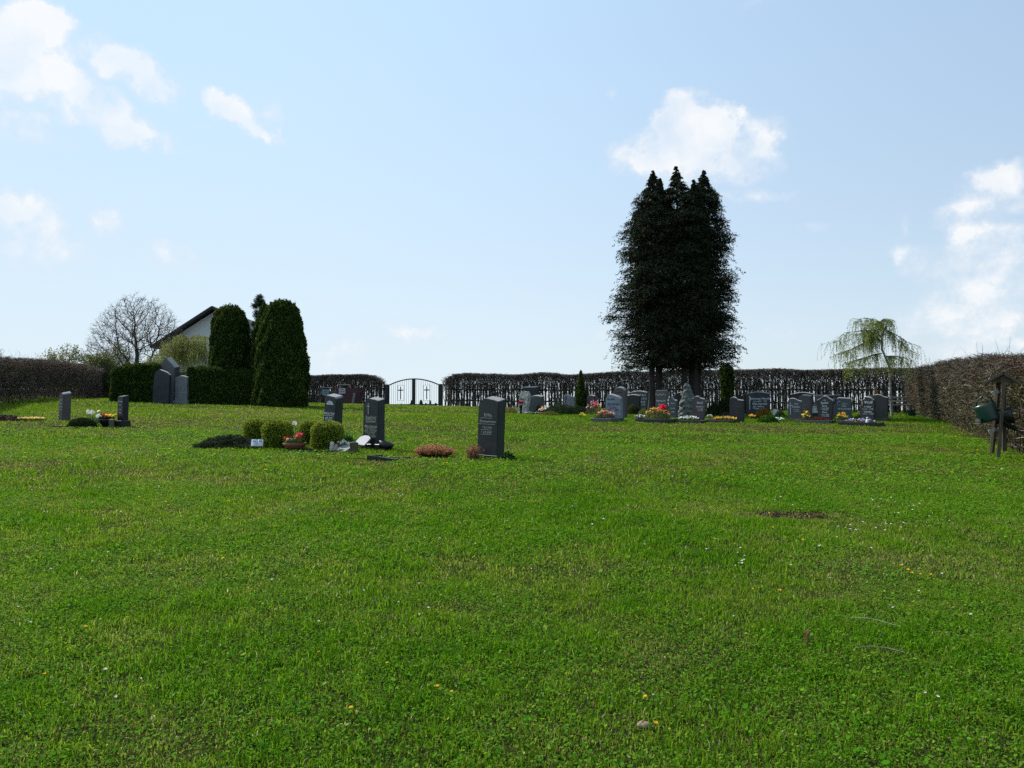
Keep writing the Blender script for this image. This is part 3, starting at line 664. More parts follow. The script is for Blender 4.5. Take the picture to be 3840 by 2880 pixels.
def box_hedge(name, x0, x1, y0, y1, zt0, zt1, label, n, rnd=.25, yaw=0, cat='hedge', pal=THP, L=(.04, .08), loc=None, mat_='thuja'):
    """rounded block; local x from x0 to x1, top height varies zt0->zt1"""
    cx, cy = loc; z0 = g(cx, cy)
    def surf(n):
        f = rng.random(n); W_, D_ = x1-x0, y1-y0; Ht = (zt0+zt1)/2
        A = np.array([W_*Ht, W_*Ht*.6, D_*Ht, D_*Ht, W_*D_]); k = rng.choice(5, n, p=A/A.sum()); a, b = rng.random(n), rng.random(n)
        X = np.select([k == 0, k == 1, k == 2, k == 3, k == 4], [a, a, 0*a, 0*a+1, a]); Y = np.select([k == 0, k == 1, k == 2, k == 3, k == 4], [0*a, 0*a+1, a, a, b]); Z = np.select([k == 4], [0*a+1], b)
        zt = zt0+(zt1-zt0)*X; P = np.stack([x0+W_*X, y0+D_*Y, Z*zt], 1)
        c = np.stack([np.clip(P[:, 0], x0+rnd, x1-rnd), np.clip(P[:, 1], y0+min(rnd, D_*.45), y1-min(rnd, D_*.45)), np.minimum(P[:, 2], zt-rnd)], 1)
        v = P-c; N_ = unit(v+1e-6); P = c+N_*np.minimum(np.linalg.norm(v, axis=1), rnd)[:, None]
        w = .035*np.sin(P[:, 0]*4.1+P[:, 2]*2)+.03*np.sin(P[:, 2]*5+P[:, 0]*9)+.02*rng.normal(0, 1, n).clip(-1.2, 1.2)
        return P+N_*w[:, None], N_
    root = evergreen(name, (cx, cy, z0), surf, n, pal, label, cat, L, mat_=mat_); root.rotation_euler = (0, 0, yaw)
    i = .09; b = MB(); pts = [(x0+i+.1, 0), (x1-i-.1, 0), (x1-i, .1), (x1-i, zt1-rnd), (x1-rnd, zt1-i), (x0+rnd, zt0-i), (x0+i, zt0-rnd), (x0+i, .1)]
    b.poly(pts, y0+i, y1-i, 0).build('stems', M['core'], root); return root  # dark block added inside the foliage to stop light, no real stems
d = 35.5; xa, xb = wx(405, d), wx(592, d)
box_hedge('thuja_hedge', 0, xb-xa+.1, 0, 1.6, zr(1372, d)-g(xa, d), zr(1366, d)-g(xb, d), 'rounded green block of clipped thuja left of the tall gravestones', 46000, .4, loc=(xa, d))
d = 35.0; xa, xb = wx(697, d), wx(1010, d)
box_hedge('thuja_hedge', 0, xb-xa, 0, 1.3, zr(1372, d)-g(xa, d), zr(1408, d)-g(xb, d), 'long dark clipped thuja hedge with a sloping top, right of the tall gravestones', 70000, .22, loc=(xa, d))
d = 37.6; xa, xb = wx(590, d), wx(705, d)
box_hedge('thuja_hedge', 0, xb-xa, 0, .8, zr(1412, d)-g(xa, d), zr(1412, d)-g(xb, d), 'low strip of thuja hedge closing the gap behind the tall gravestones', 9000, .2, loc=(xa, d))
# box balls at the near grave
BXP = [(.20, .27, .02), (.11, .17, .015), (.055, .09, .010), (.34, .38, .05)]
def box_ball(px, d, w, h, label, n=14000):
    x = wx(px, d); z0 = g(x, d)
    def surf(n):
        D = rdir(n); D[:, 2] = np.where(D[:, 2] < 0, D[:, 2]*.95, D[:, 2]); D = unit(D)
        sq = (np.abs(D)**4.2).sum(1)**(-1/4.2); P = D*sq[:, None]*np.array([w/2, w/2, h*.52]); P *= (1+.05*np.sin(D[:, :1]*9+D[:, 2:]*7)); P[:, 2] += h*.47; P[:, 2] = np.maximum(P[:, 2], .02)
        return P, D
    r = evergreen('box_bush', (x, d, z0), surf, n, BXP, label, 'bush', (.010, .019), .5, group='clipped box bushes on the grave', mat_='leaf', out=.025)
    MB().lathe([(w*.40, 0), (w*.45, h*.3), (w*.45, h*.7), (w*.33, h*.92), (0, h*.95)], n=16).build('stems', M['core'], r, smooth=True)  # added opaque dark filling under the leaves, not actual stems
box_ball(963, 16.3, .47, .55, 'clipped box bush furthest left, behind the white stone book')
box_ball(1042, 15.6, .54, .58, 'clipped box bush between the stone book and the terracotta bowl', 18000)
box_ball(1167, 16.4, .46, .50, 'clipped box bush behind the terracotta bowl of flowers')
box_ball(1229, 15.5, .59, .55, 'clipped box bush in front of the grey headstone with white letters', 18000)
# ------------------------------------------------------------------ branching trees (space colonisation)
def colonise(att, start, step, infl, kill, iters=120, seed=0, up=.0):
    r_ = np.random.default_rng(seed); nodes = [np.array(p, float) for p in start]; par = list(range(-1, len(start)-1)); A = att.copy()
    N_ = np.array(nodes); nd = np.full(len(A), 1e9); ni = np.zeros(len(A), int)
    def upd(new, base):
        nonlocal nd, ni
        D = np.linalg.norm(A[:, None]-new[None], axis=2); k = D.argmin(1); m_ = D[np.arange(len(A)), k]; b = m_ < nd; nd[b] = m_[b]; ni[b] = k[b]+base
    upd(N_, 0)
    for it in range(iters):
        sel = nd < infl
        if not sel.any(): break
        dirs = unit(A[sel]-N_[ni[sel]]); ids, inv = np.unique(ni[sel], return_inverse=True); s = np.zeros((len(ids), 3)); np.add.at(s, inv, dirs)
        s = unit(unit(s)+r_.normal(0, .18, s.shape)+np.array([0, 0, up])); new = N_[ids]+s*step; base = len(N_); N_ = np.concatenate([N_, new]); par += list(ids)
        upd(new, base); keep = nd > kill; A, nd, ni = A[keep], nd[keep], ni[keep]
        if len(A) == 0: break
    return N_, np.array(par)
def radii(N_, par, tip, pw=2.2):
    n = len(N_); acc = np.zeros(n); r = np.zeros(n)
    for i in range(n-1, -1, -1):
        r[i] = tip if acc[i] == 0 else acc[i]**(1/pw)
        if par[i] >= 0: acc[par[i]] += r[i]**pw
    return r
def dome(n, rx, ry, z0, z1, seed=0, shell=.45, flat=.25):
    r_ = np.random.default_rng(seed); D = unit(r_.normal(size=(n, 3))); D[:, 2] = np.abs(D[:, 2])*1.0-flat*r_.random(n)
    rr = np.where(r_.random(n) < .55, r_.uniform(.85, 1, n), r_.uniform(shell, 1, n)); P = D*rr[:, None]*np.array([rx, ry, z1-z0]); P[:, 2] += z0; return P
def bare_tree(name, px, d, top_py, wpx, label, natt=1800, z0f=.35, step=.22, tip=.008, leafn=0, lp=None, seed=0, fork=None, cat='tree', group=None, bm='twig', pal=(.05, .042, .035), lsz=.03, multi=1, kill=.3):
    x = wx(px, d); zg = g(x, d); H = zr(top_py, d)-zg; rx = wpx/F*d/2
    root = thing(name, (x, d, zg), 0, label, cat, group); fork = fork or H*z0f
    att = dome(natt, rx, rx*.8, fork, H, seed)
    N_, par = colonise(att, [(0, 0, z) for z in np.arange(-.1, fork*.9, step)], step, max(rx, H-fork)*1.3, kill, 90, seed, .04)
    r = radii(N_, par, tip); ok = par >= 0; i = np.where(ok)[0]; tr = r[i] > r.max()*.55; c = np.array([pal])
    for nm, s in (('trunk', tr), ('crown', ~tr)):
        j = i[s]; v = prisms(N_[par[j]], N_[j], np.minimum(r[par[j]], r[j]*1.4), r[j], jit(pal, len(j), .2, .05), 5 if nm == 'trunk' else 3)
        if nm == 'trunk': mesh_np(nm, v[0], [v[1]], M['twig'], root, v[2])
    # fine twigs and buds at the ends
    t = np.where(r <= tip*1.6)[0]; k = 3; tt = np.repeat(t, k); P0 = N_[tt]; P1 = P0+unit(unit(P0-np.array([0, 0, fork*.5]))*.6+rng.normal(0, .6, P0.shape))*rng.uniform(.12, .38, (len(tt), 1))*step/.22
    A = ACC().add(*v).add(*prisms(P0, P1, tip*.6, tip*.35, jit(pal, len(tt), .2, .05))); crown = A.build('crown', M['twig'], root)
    if leafn:
        P = P1[rng.choice(len(P1), leafn)]+rng.normal(0, .09, (leafn, 3)); v = rleaves(P, lsz*rng.uniform(.6, 1.3, leafn), lsz*.6, pick(lp, leafn)); mesh_np('leaves', v[0], [v[1]], M['leaf'], crown, v[2])
    return root
YG = [(.20, .22, .06), (.13, .15, .05), (.26, .25, .10)]
bare_tree('linden_tree', 512, 60, 1093, 385, 'large bare tree with a wide domed crown behind the left hedge', 6500, .26, .22, .0100, 7000, [(.10, .10, .05), (.07, .06, .04)], 3, pal=(.065, .057, .050), lsz=.03, kill=.26)
bare_tree('young_tree', 686, 82, 1205, 90, 'bare thin treetop showing beside the roof slope of the house', 300, .4, .26, .010, 0, None, 4, pal=(.05, .043, .038), kill=.36)
for k, (px, d, tp, w, lab) in enumerate([(255, 48, 1288, 150, 'budding shrub with small pale leaves rising over the left hedge'), (180, 47, 1315, 90, 'low budding shrub, leftmost above the left hedge'),
        (372, 50, 1318, 130, 'yellow green shrub between the budding shrub and the large bare tree'), (440, 53, 1285, 110, 'loose olive shrub in front of the large bare tree'), (575, 52, 1338, 130, 'light green shrub in front of the eave of the white house'), (-2, 52, 1292, 50, 'bare treetop at the very left edge above the hedge')]):
    bare_tree('shrub', px, d, tp, w, lab, 700, .3, .2, .012, [4200, 2200, 8000, 6000, 6000, 300][k], [YG, YG, [(.13, .15, .045), (.09, .11, .035)], [(.12, .13, .05), (.08, .09, .035)], [(.24, .28, .10), (.15, .18, .06)], YG][k], 20+k, cat='shrub', group='shrubs beyond the left hedge', lsz=.055 if k != 3 else .045, kill=.24)
# pine behind the thujas
def pine(px, d, tp, label):
    x = wx(px, d); zg = g(x, d); H = zr(tp, d)-zg; root = thing('pine_tree', (x, d, zg), 0, label, 'tree')
    MB().tube([(0, 0, -.1), (.05, 0, H*.5), (.25, 0, H*.97)], [.16, .11, .03], 8).build('trunk', M['bark'], root)
    A = ACC(); B_ = ACC(); r_ = np.random.default_rng(8)
    for k in range(46):
        f = r_.uniform(.35, 1); a = r_.uniform(0, 6.28); l = (1.02-f)*2.6+.25; c0 = np.array([.25*f, 0, H*f-.3]); c1 = c0+np.array([math.cos(a)*l, math.sin(a)*l, .35+l*.25])
        B_.add(*prisms(c0[None], c1[None], np.array([.03]), np.array([.012]), np.array([(.04, .03, .02)])))
        for q in range(3):
            cc = c0+(c1-c0)*r_.uniform(.5, 1.02)+r_.normal(0, .1, 3); n = 170; D = unit(r_.normal(size=(n, 3))+np.array([0, 0, .4])); l2 = r_.uniform(.06, .12, n)
            A.add(*leaves(cc+D*r_.uniform(.05, .24, (n, 1)), D, unit(np.cross(D, r_.normal(size=(n, 3)))), l2, .012, pick([(.018, .034, .018), (.03, .05, .025)], n)))
    A.build('crown', M['needle'], root); B_.build('limbs', M['twig'], root)
pine(962, 52, 1117, 'dark green pine top showing between the two columnar thujas')
# ------------------------------------------------------------------ weeping birches
def birch(px, d, trunk, limbs, pal, label, nstr, leafs, seed, strand=(.25, .8), extra=2, lsz=.022, trad=.055, yspread=.9, lowpal=None):
    r_ = np.random.default_rng(seed); x0 = wx(px, d); zg = g(x0, d); root = thing('weeping_birch', (x0, d, zg), 0, label, 'tree', 'weeping birches')
    def loc(p, y=0): return Vector((wx(p[0], d)-x0, y, zr(p[1], d)-zg))
    tp = [loc(p) for p in trunk]; tp[0].z = -.06; MB().tube(tp, [trad*(1-.55*i/(len(tp)-1)) for i in range(len(tp))], 9).build('trunk', M['birch'], root)
    B_ = MB(); curves = []
    for l in limbs:
        for e in range(extra+1):
            dy = 0 if e == 0 else r_.uniform(-yspread, yspread); p0 = loc(l[0]); sc = 1 if e == 0 else r_.uniform(.55, .95); fl = 1
            pts = []
            for i, p in enumerate(l):
                v = loc(p)-p0; u = i/(len(l)-1); q = p0+Vector((v.x*sc*fl, dy*u, v.z*sc)) ; q += Vector((r_.normal(0, .02), r_.normal(0, .02), r_.normal(0, .02)))*(i > 0)
                pts.append(q)
            B_.tube(pts, [.016*(1-.8*i/(len(pts)-1)) for i in range(len(pts))], 5); curves.append(np.array([list(p) for p in pts]))
    limbo = B_.build('limbs', M['bark'], root)
    W = ACC(); S0 = []
    for i in range(nstr):
        c = curves[r_.integers(len(curves))]; t = r_.uniform(.12, 1)*(len(c)-1); k = min(int(t), len(c)-2); p = c[k]*(1-(t-k))+c[k+1]*(t-k); S0.append(p)
    P = np.array(S0); n = len(P); ln = r_.uniform(*strand, n); dr = r_.normal(0, .35, (n, 2)); prev = P; col = jit((.05, .04, .03), n)
    LP = []
    for k in range(5):
        nx_ = prev.copy(); w = [.6, .3, .12, .04, 0][k]; nx_[:, :2] += dr*w*ln[:, None]*.5+r_.normal(0, .012, (n, 2)); nx_[:, 2] -= ln/5*(1-w*.9); nx_[:, 2] = np.maximum(nx_[:, 2], 1.0)
        W.add(*prisms(prev, nx_, .003, .0022, col)); LP.append((prev, nx_)); prev = nx_
    W.build('strands', M['twig'], limbo)
    q = r_.integers(5, size=leafs); j = r_.integers(n, size=leafs); f = r_.random((leafs, 1)); a = np.array([v[0] for v in LP])[q, j]; b = np.array([v[1] for v in LP])[q, j]
    C = a*(1-f)+b*f+r_.normal(0, .02, (leafs, 3)); v = rleaves(C, lsz*r_.uniform(.6, 1.3, leafs), lsz*.6, pick(pal, leafs), (0, 0, -1), .8)
    mesh_np('foliage', v[0], [v[1]], M['leaf'], root, v[2]); return root
Z = lambda L_: [(3040+a/4.609, 1140+b/4.609) for a, b in L_]
birch(3347, 30.5, Z([(1400, 1940), (1385, 1640), (1375, 1100), (1300, 900), (1250, 780), (1255, 600), (1295, 450), (1325, 395)]),
      [Z([(1300, 430), (1200, 315), (1080, 280), (1000, 230), (880, 260), (740, 240)]), Z([(1240, 590), (1180, 440), (900, 460), (620, 490), (470, 620), (210, 700)]),
       Z([(1230, 620), (1100, 590), (950, 650), (700, 780), (560, 850), (430, 900)]), Z([(1310, 455), (1430, 500), (1540, 620), (1700, 770), (1920, 880)]),
       Z([(1255, 850), (1100, 880), (900, 950), (700, 1000), (520, 1050)]), Z([(1300, 900), (1500, 910), (1620, 960), (1750, 1060)]), Z([(1210, 320), (1280, 265), (1350, 265), (1440, 270)]),
       Z([(1240, 650), (1100, 560), (950, 420), (880, 500), (840, 640)])],
      [(.24, .32, .05), (.17, .24, .03), (.32, .38, .08)], 'small weeping birch with fresh green strands beside the garden bench', 1000, 20000, 5, (.3, 1.15), 3, .022)
birch(700, 41, [(705, 1500), (705, 1380), (700, 1320), (703, 1275)], [[(703, 1278), (690, 1258), (665, 1255), (640, 1270), (605, 1300)], [(703, 1280), (730, 1262), (760, 1258), (790, 1275)], [(702, 1300), (670, 1275), (630, 1290), (595, 1330)],
      [(702, 1300), (730, 1280), (770, 1290), (800, 1330)], [(700, 1320), (660, 1310), (620, 1340)], [(700, 1320), (740, 1310), (780, 1340)]],
      [(.30, .34, .08), (.22, .26, .06), (.36, .38, .12)], 'yellow green weeping birch like a curtain in front of the white house', 900, 24000, 6, (.6, 1.7), 3, .026, yspread=1.3)
# ------------------------------------------------------------------ far trees seen through the gate
for k, (px, tp, w, dd) in enumerate([(1491, 1518, 9, 300), (1506, 1516, 22, 330), (1545, 1503, 28, 300), (1579, 1502, 30, 310), (1597, 1513, 18, 350), (1613, 1503, 22, 320), (1634, 1513, 26, 340), (1530, 1522, 40, 420), (1655, 1516, 26, 360), (1470, 1521, 20, 380), (1200, 1515, 60, 330), (1300, 1518, 60, 350), (1390, 1512, 40, 340), (1750, 1515, 60, 340), (1850, 1512, 50, 320)]):
    x = wx(px, dd); zg = g(x, dd); H = zr(tp, dd)-zg; con = k in (0, 5)
    root = thing('far_tree', (x, dd, zg), 0, ('pointed' if con else 'rounded')+' tree far down the slope seen through the '+('gate' if 4 < k < 10 or k < 5 else 'fence'), 'tree', 'distant trees beyond the gate' if k < 10 else 'distant trees beyond the fence')
    MB().tube([(0, 0, -.3), (0, 0, H*.6)], [.35, .15], 6).build('trunk', M['bark'], root)
    n = 2600; r0 = w/F*dd/2*1.35; h = rng.random(n)**.8; a = rng.uniform(0, 6.28, n); rp = np.interp(h, [0, .3, .7, 1], [.7, 1, .7, .08] if not con else [1, .75, .35, .03]); rr = r0*rp*np.sqrt(rng.random(n))*(1+.2*np.sin(h*11+a*3))
    C = np.stack([rr*np.cos(a), rr*np.sin(a), H*(.16+.84*h)], 1); v = rleaves(C, .45, .3, pick([(.07, .095, .035), (.05, .07, .03)] if not con else [(.03, .05, .025)], n)); mesh_np('crown', v[0], [v[1]], M['leaf'], root, v[2])
# ------------------------------------------------------------------ house
hd = 66.0; hx = wx(803, hd); hz = g(hx, hd); ha = zr(1155, hd)-hz; he = zr(1304, hd)-hz; hwid = 228/F*hd
hr = thing('house', (hx, hd, hz), 0, 'white plastered house with a dark gabled roof behind the thujas', 'house')
MB().poly([(-hwid+.55, -1), (hwid-.55, -1), (hwid-.55, he+.15), (0, ha-.22), (-hwid+.55, he+.15)], 0, 11, 0).build('wall', M['plaster'], hr)
sl_ = math.atan2(ha-he, hwid); lr = math.hypot(ha-he, hwid)
for s in (-1, 1):
    q = Matrix.Rotation(s*sl_, 3, 'Y'); c = Vector((s*hwid/2, 5.3, (ha+he)/2))
    MB().box(c, (lr+.05, 12.2, .14), q).build('roof_slope', M['roof'], hr)
    MB().box((s*hwid/2, -.83, (ha+he)/2-.03), (lr, .04, .22), q).build('barge_board', M['fence'], hr)
vw = MB().box((wx(803, hd)-hx+.02, -.01, zr(1186, hd)-hz), (.42, .06, .5)).build('vent', M['lightgrey'], hr)
for zz_ in (-.12, .02, .16): MB().box((wx(803, hd)-hx+.02, -.05, zr(1186, hd)-hz+zz_), (.36, .03, .03)).build('slat', M['dark'], vw)
w = MB().box((3.6, -.02, 2.6), (1.3, .06, 1.3)).build('window', M['white'], hr); MB().box((3.6, -.06, 2.6), (1.14, .03, 1.14)).build('pane', M['canb'], w)
# ------------------------------------------------------------------ graves
def text(parent, s, x, z, size, m, y=-.004, align='CENTER', name='inscription', depth=.0015, sx=1.0):
    cu = bpy.data.curves.new(name, 'FONT'); cu.body = s; cu.size = size; cu.align_x = align; cu.extrude = depth; cu.offset = size*.012
    t = bpy.data.objects.new(name, cu); COL.objects.link(t); t.parent = parent
    t.location = (x, y, z); t.rotation_euler = (math.pi/2, 0, 0); t.scale = (sx, 1, 1); cu.materials.append(m); return t
def meshify():
    dg = bpy.context.evaluated_depsgraph_get()
    for t in [o for o in SC.objects if o.type == 'FONT']:
        me = bpy.data.meshes.new_from_object(t.evaluated_get(dg)); n = bpy.data.objects.new('tmp', me); COL.objects.link(n)
        n.parent = t.parent; n.location = t.location; n.rotation_euler = t.rotation_euler; n.scale = t.scale
        nm = t.name; bpy.data.objects.remove(t); n.name = nm
def out(kind, w, h):
    """stone outlines in (x,z), x from -w/2 to w/2"""
    a = w/2
    def arc(x0, x1, z0, zm, n=12): return [(x0+(x1-x0)*i/n, z0+(zm-z0)*math.sin(math.pi*i/n)) for i in range(n+1)]
    if kind == 'flat': return [(-a, 0), (a, 0), (a, h), (-a, h)]
    if kind == 'arch': return [(-a, 0), (a, 0)]+arc(a, -a, h*.94, h)
    if kind == 'round': return [(-a, 0), (a, 0)]+[(a*math.cos(math.pi*i/14), h-a*.9+a*.9*math.sin(math.pi*i/14)) for i in range(15)]
    if kind == 'gable': return [(-a, 0), (a, 0), (a, h*.78), (0, h), (-a, h*.78)]
    if kind == 'rslope': return [(-a, 0), (a, 0), (a, h*.955), (a*.55, h*.975), (-a*.25, h), (-a*.5, h*.99), (-a*.62, h*.955), (-a*.9, h*.915), (-a, h*.88)]   # stepped left shoulder
    if kind == 'chip': return [(-a, 0), (a, 0), (a, h*.93), (a*.82, h*.965), (-a*.7, h), (-a, h*.95)]
    if kind == 'wave': return [(-a, 0), (a, 0), (a*1.06, h*.86), (a*.5, h*.9), (a*.1, h*.97), (-a*.25, h), (-a*.7, h*.98), (-a*.97, h*.9), (-a*1.02, h*.6)]
    if kind == 'wolf': return [(-a*.8, 0), (a*.78, 0), (a, h*.75), (a*.85, h*.88), (a*.45, h*.97), (0, h), (-a*.3, h), (-a*.32, h*.93), (-a*.85, h*.86), (-a, h*.5)]
    if kind == 'waist': return [(-a*.82, 0), (a*.82, 0), (a*.9, h*.4), (a*1.05, h*.82), (a*.5, h*.92), (a*.15, h), (-a*.15, h*.99), (-a*.55, h*.91), (-a*1.02, h*.84), (-a*.92, h*.45)]
    if kind == 'graf': return [(-a*.8, 0), (a*.62, 0), (a*.9, h*.45), (a, h*.75), (a*.8, h*.88), (a*.3, h*.93), (a*.1, h*.95), (0, h), (-a*.5, h), (-a*.6, h*.94), (-a, h*.9), (-a*.98, h*.5)]
    if kind == 'roundl': return [(-a, 0), (a, 0), (a*.98, h*.55), (a*.92, h*.84), (a*.6, h*.91), (a*.1, h*.96), (-a*.35, h), (-a*.65, h*.985), (-a*.88, h*.92), (-a*.98, h*.8), (-a*1.0, h*.4)]
    if kind == 'rough': return [(-a*.95, 0), (a*.55, 0), (a*.6, h*.3), (a*.8, h*.55), (a*.92, h*.85), (a*.7, h*.97), (a*.2, h), (-a*.2, h*.985), (-a*.5, h*.9), (-a*.6, h*.6), (-a*.85, h*.3)]
    if kind == 'step': return [(-a, 0), (a, 0), (a, h*.86), (a*.2, h*.89), (-a*.1, h*.97), (-a*.5, h), (-a*.9, h*.95), (-a, h*.9)]
    if kind == 'hump': return [(-a, 0), (a, 0), (a, h*.93)]+[(a-(2*a)*i/10, h*.93+h*.07*math.sin(math.pi*i/10)) for i in range(1, 10)]+[(-a, h*.93)]
    if kind == 'diag': return [(-a, 0), (a, 0), (a, h*.80), (a*.2, h*.86), (-a*.35, h), (-a, h*.88)]
YAW = -R(33)
def stone(px0, px1, top, base, d, kind, m, label, t=.15, yaw=YAW, plinth=0, lines=(), tm='silver', tilt=(0, 0), cross=None, name='headstone', edge=None, sink=.03, rough=0, slope=.20, cat='headstone', group='headstones in the graveyard'):
    pc = (px0+px1)/2; th = (pc-1920)/F; x = wx(pc, d); k = math.cos(-yaw)+th*math.sin(-yaw); w = (px1-px0)*d/F/k
    h = (base-top)*d/F; z = g(x, d); root = thing(name, (x, d, z), yaw, label, cat, group); root.rotation_euler = (tilt[0], tilt[1], yaw)
    ph = plinth
    sl = MB().poly([(a, b+ph-(sink if not ph else 0)) for a, b in out(kind, w, h-ph+(sink if not ph else 0))], 0, t, .008)
    if rough:
        bmesh.ops.triangulate(sl.b, faces=sl.b.faces[:]); bmesh.ops.subdivide_edges(sl.b, edges=sl.b.edges[:], cuts=3, use_grid_fill=True)
        for v in sl.b.verts: v.co += Vector((math.sin(v.co.z*17+v.co.x*9), math.sin(v.co.x*23+v.co.z*13), math.sin(v.co.x*31+v.co.y*11)))*rough+Vector([random.gauss(0, rough*.35) for _ in range(3)])
    if not rough and slope:      # the hewn top rises towards the back
        for v in sl.b.verts:
            if v.co.y > t*.5 and v.co.z > h*.72: v.co.z += slope*t
    sb = sl.build('slab', M[m], root)
    if not rough and kind != 'flat' or edge:
        sb.data.materials.append(M['top'])
        for p in sb.data.polygons:
            if p.normal.z > .45 and p.center.z > h*.7: p.material_index = 1
    if ph: MB().box((0, t/2, ph/2-.02), (w*1.22, t*1.6, ph+.035), bev=.008).build('plinth', M[m], root)
    for (s, fx, fz, fs, *r) in lines:
        text(sb, s, fx*w/2, fz*h, fs*w, M[r[0] if r else tm], y=-.004-(.012 if rough else 0))
    if cross:
        cx, cz, ch = cross; c = MB().box((cx*w/2, -.004, cz*h), (.018, .008, ch*h)).box((cx*w/2, -.006, cz*h+ch*h*.22), (ch*h*.42, .008, .016)); c.build('cross', M[tm], sb)
    return root, w, h, t
def loc_of(root, lx, ly):
    v = Matrix.Rotation(root.rotation_euler.z, 3, 'Z') @ Vector((lx, ly, 0)); x, y = root.location.x+v.x, root.location.y+v.y; return x, y, g(x, y)
def kerb(root, x0, x1, y0, y1, m, label, h=.12, th=.07, soil=True):
    """stone border frame around a planted grave, in the headstone's own directions"""
    X, Y, Zz = loc_of(root, (x0+x1)/2, y0); r = thing('grave_border', (X, Y, g(X, Y)), root.rotation_euler.z, label, 'grave border', 'stone borders around graves')
    w = x1-x0; D = y1-y0; b = lambda c, s: MB().box(c, s, bev=.006)
    def dz(lx, ly): return loc_of(root, (x0+x1)/2+lx, y0+ly)[2]-r.location.z
    b((0, th/2, h/2-.02), (w, th, h+.04)).build('front_kerb', M[m], r)
    for s in (-1, 1): 
        sl_ = math.atan2(dz(s*w/2, D)-dz(s*w/2, 0), D)
        MB().box((s*(w/2-th/2), D/2+th/2, h/2-.02+dz(s*w/2, D/2)), (th, D-th, h+.04), Matrix.Rotation(sl_, 3, 'X'), bev=.006).build('side_kerb', M[m], r)
    if soil: MB().box((0, D/2+th/2, h*.3+dz(0, D/2)), (w-2*th, D-th, h*.6), Matrix.Rotation(math.atan2(dz(0, D), D), 3, 'X')).build('soil', M['soil'], r)
    return r
# flowers -------------------------------------------------------------
G1 = [(.06, .11, .02), (.04, .075, .015), (.11, .15, .035)]
def petals(C, size, col, n=5, face=None):
    """open blossoms: n petals around each centre, facing roughly up / to the side"""
    k = len(C); Nn = unit(rdir(k)*.7+np.array(face if face is not None else (0, -.25, .8))); U = unit(np.cross(Nn, rdir(k))); W_ = np.cross(Nn, U); Vs = []
    sz = (size*np.exp(rng.normal(0, .15, k)))[:, None]
    for i in range(n):
        a = 2*math.pi*i/n; b = a+math.pi/n*.95; c = a-math.pi/n*.95; cu = Nn*sz*.25
        Vs.append(np.stack([C, C+(U*math.cos(c)+W_*math.sin(c))*sz*.75+cu*.5, C+(U*math.cos(a)+W_*math.sin(a))*sz+cu, C+(U*math.cos(b)+W_*math.sin(b))*sz*.75+cu*.5], 1))
    V = np.concatenate(Vs, 0).reshape(-1, 3); m_ = len(V)//4
    return V, np.arange(4*m_).reshape(m_, 4), np.tile(np.repeat(col, 4, 0), (n, 1))
def plant(name, x, y, w, dp, h, label, cat='flowers', leaf=G1, nleaf=500, blos=(), size=.022, lsz=.02, yaw=0., dome_=True, up=.6, group='flowers on the graves', z0=None, m='leaf', low=0.):
    """low planting: leaf mound w x dp x h with blossoms [(colour, count)]"""
    z = g(x, y) if z0 is None else z0; root = thing(name, (x, y, z), yaw, label, cat, group)
    a = rng.uniform(0, 6.28, nleaf); r = np.sqrt(rng.random(nleaf)); f = np.sqrt(1-r**2) if dome_ else np.full(nleaf, 1.)
    zz = h*f*rng.random(nleaf)**(.5)*(1-.25*r)
    P = np.stack([r*np.cos(a)*w/2, r*np.sin(a)*dp/2, low+zz], 1); P[:, :2] += rng.normal(0, .012, (nleaf, 2))
    v = rleaves(P, lsz*rng.uniform(.6, 1.4, nleaf), lsz*.5, pick(leaf, nleaf, amt=.3), (0, 0, 1), up); mesh_np('foliage', v[0], [v[1]], M[m], root, v[2])
    for k_, (c, n) in enumerate(blos):
        a = rng.uniform(0, 6.28, n); r = np.sqrt(rng.random(n))*.92; P = np.stack([r*np.cos(a)*w/2, r*np.sin(a)*dp/2, low+h*(np.sqrt(1-r**2*.8) if dome_ else 1)*rng.uniform(.85, 1.12, n)], 1)
        v = petals(P, size, pick([c], n, amt=.1)); mesh_np('blossoms', v[0], [v[1]], M['petal'], root, v[2])
    return root
RED, DRED, YEL, ORA, WHI, PNK, PUR, PEA, LIL = (.70, .02, .025), (.35, .01, .02), (.80, .62, .06), (.85, .38, .04), (.80, .80, .74), (.70, .22, .30), (.16, .08, .28), (.75, .5, .32), (.55, .42, .62)
# ---- the three dark stones in front
sC, wC, hC, tC = stone(1788, 1862, 1496, 1722, 14.1, 'rslope', 'dark', 'tall dark grey headstone standing alone in the middle of the lawn', t=.24, tilt=(0, R(2.2)), yaw=-R(35),
    lines=[('Erika', 0, .70, .19, 'gold'), ('Zimmermann', 0, .60, .15, 'gold'), ('* 4.3.1931', -.05, .50, .13, 'gold'), ('† 8.9.2007', -.08, .42, .13, 'gold')])
MB().box((0, tC/2, .035), (wC*1.04, tC*1.06, .07), bev=.006).build('plinth', M['dark'], sC)
for i, (zz, ww) in enumerate([(.672, .60), (.572, .86), (.478, .52), (.402, .52)]): MB().box((-.03, -.004, zz*hC), (wC*ww, .006, .007)).build('underline', M['gold'], sC)
sB, wB, hB, tB = stone(1362, 1419, 1486, 1676, 15.3, 'rslope', 'dark', 'dark headstone with gilded cross and lettering beside the leaning white marble plate', t=.20, plinth=0,
    lines=[('Siegfried', .05, .60, .20, 'gold'), ('Günther', .05, .525, .19, 'gold'), ('Marianne', .05, .42, .22, 'gold'), ('geb. Richter', .05, .355, .17, 'gold'), ('* 1.8.1931', .0, .29, .16, 'gold'), ('† 6.2.2009', .0, .23, .16, 'gold')], cross=(-.3, .80, .22), tm='gold')
MB().box((.0, tB/2+.02, .05), (wB*1.35, tB*1.7, .12), bev=.008).build('plinth', M['black'], sB)
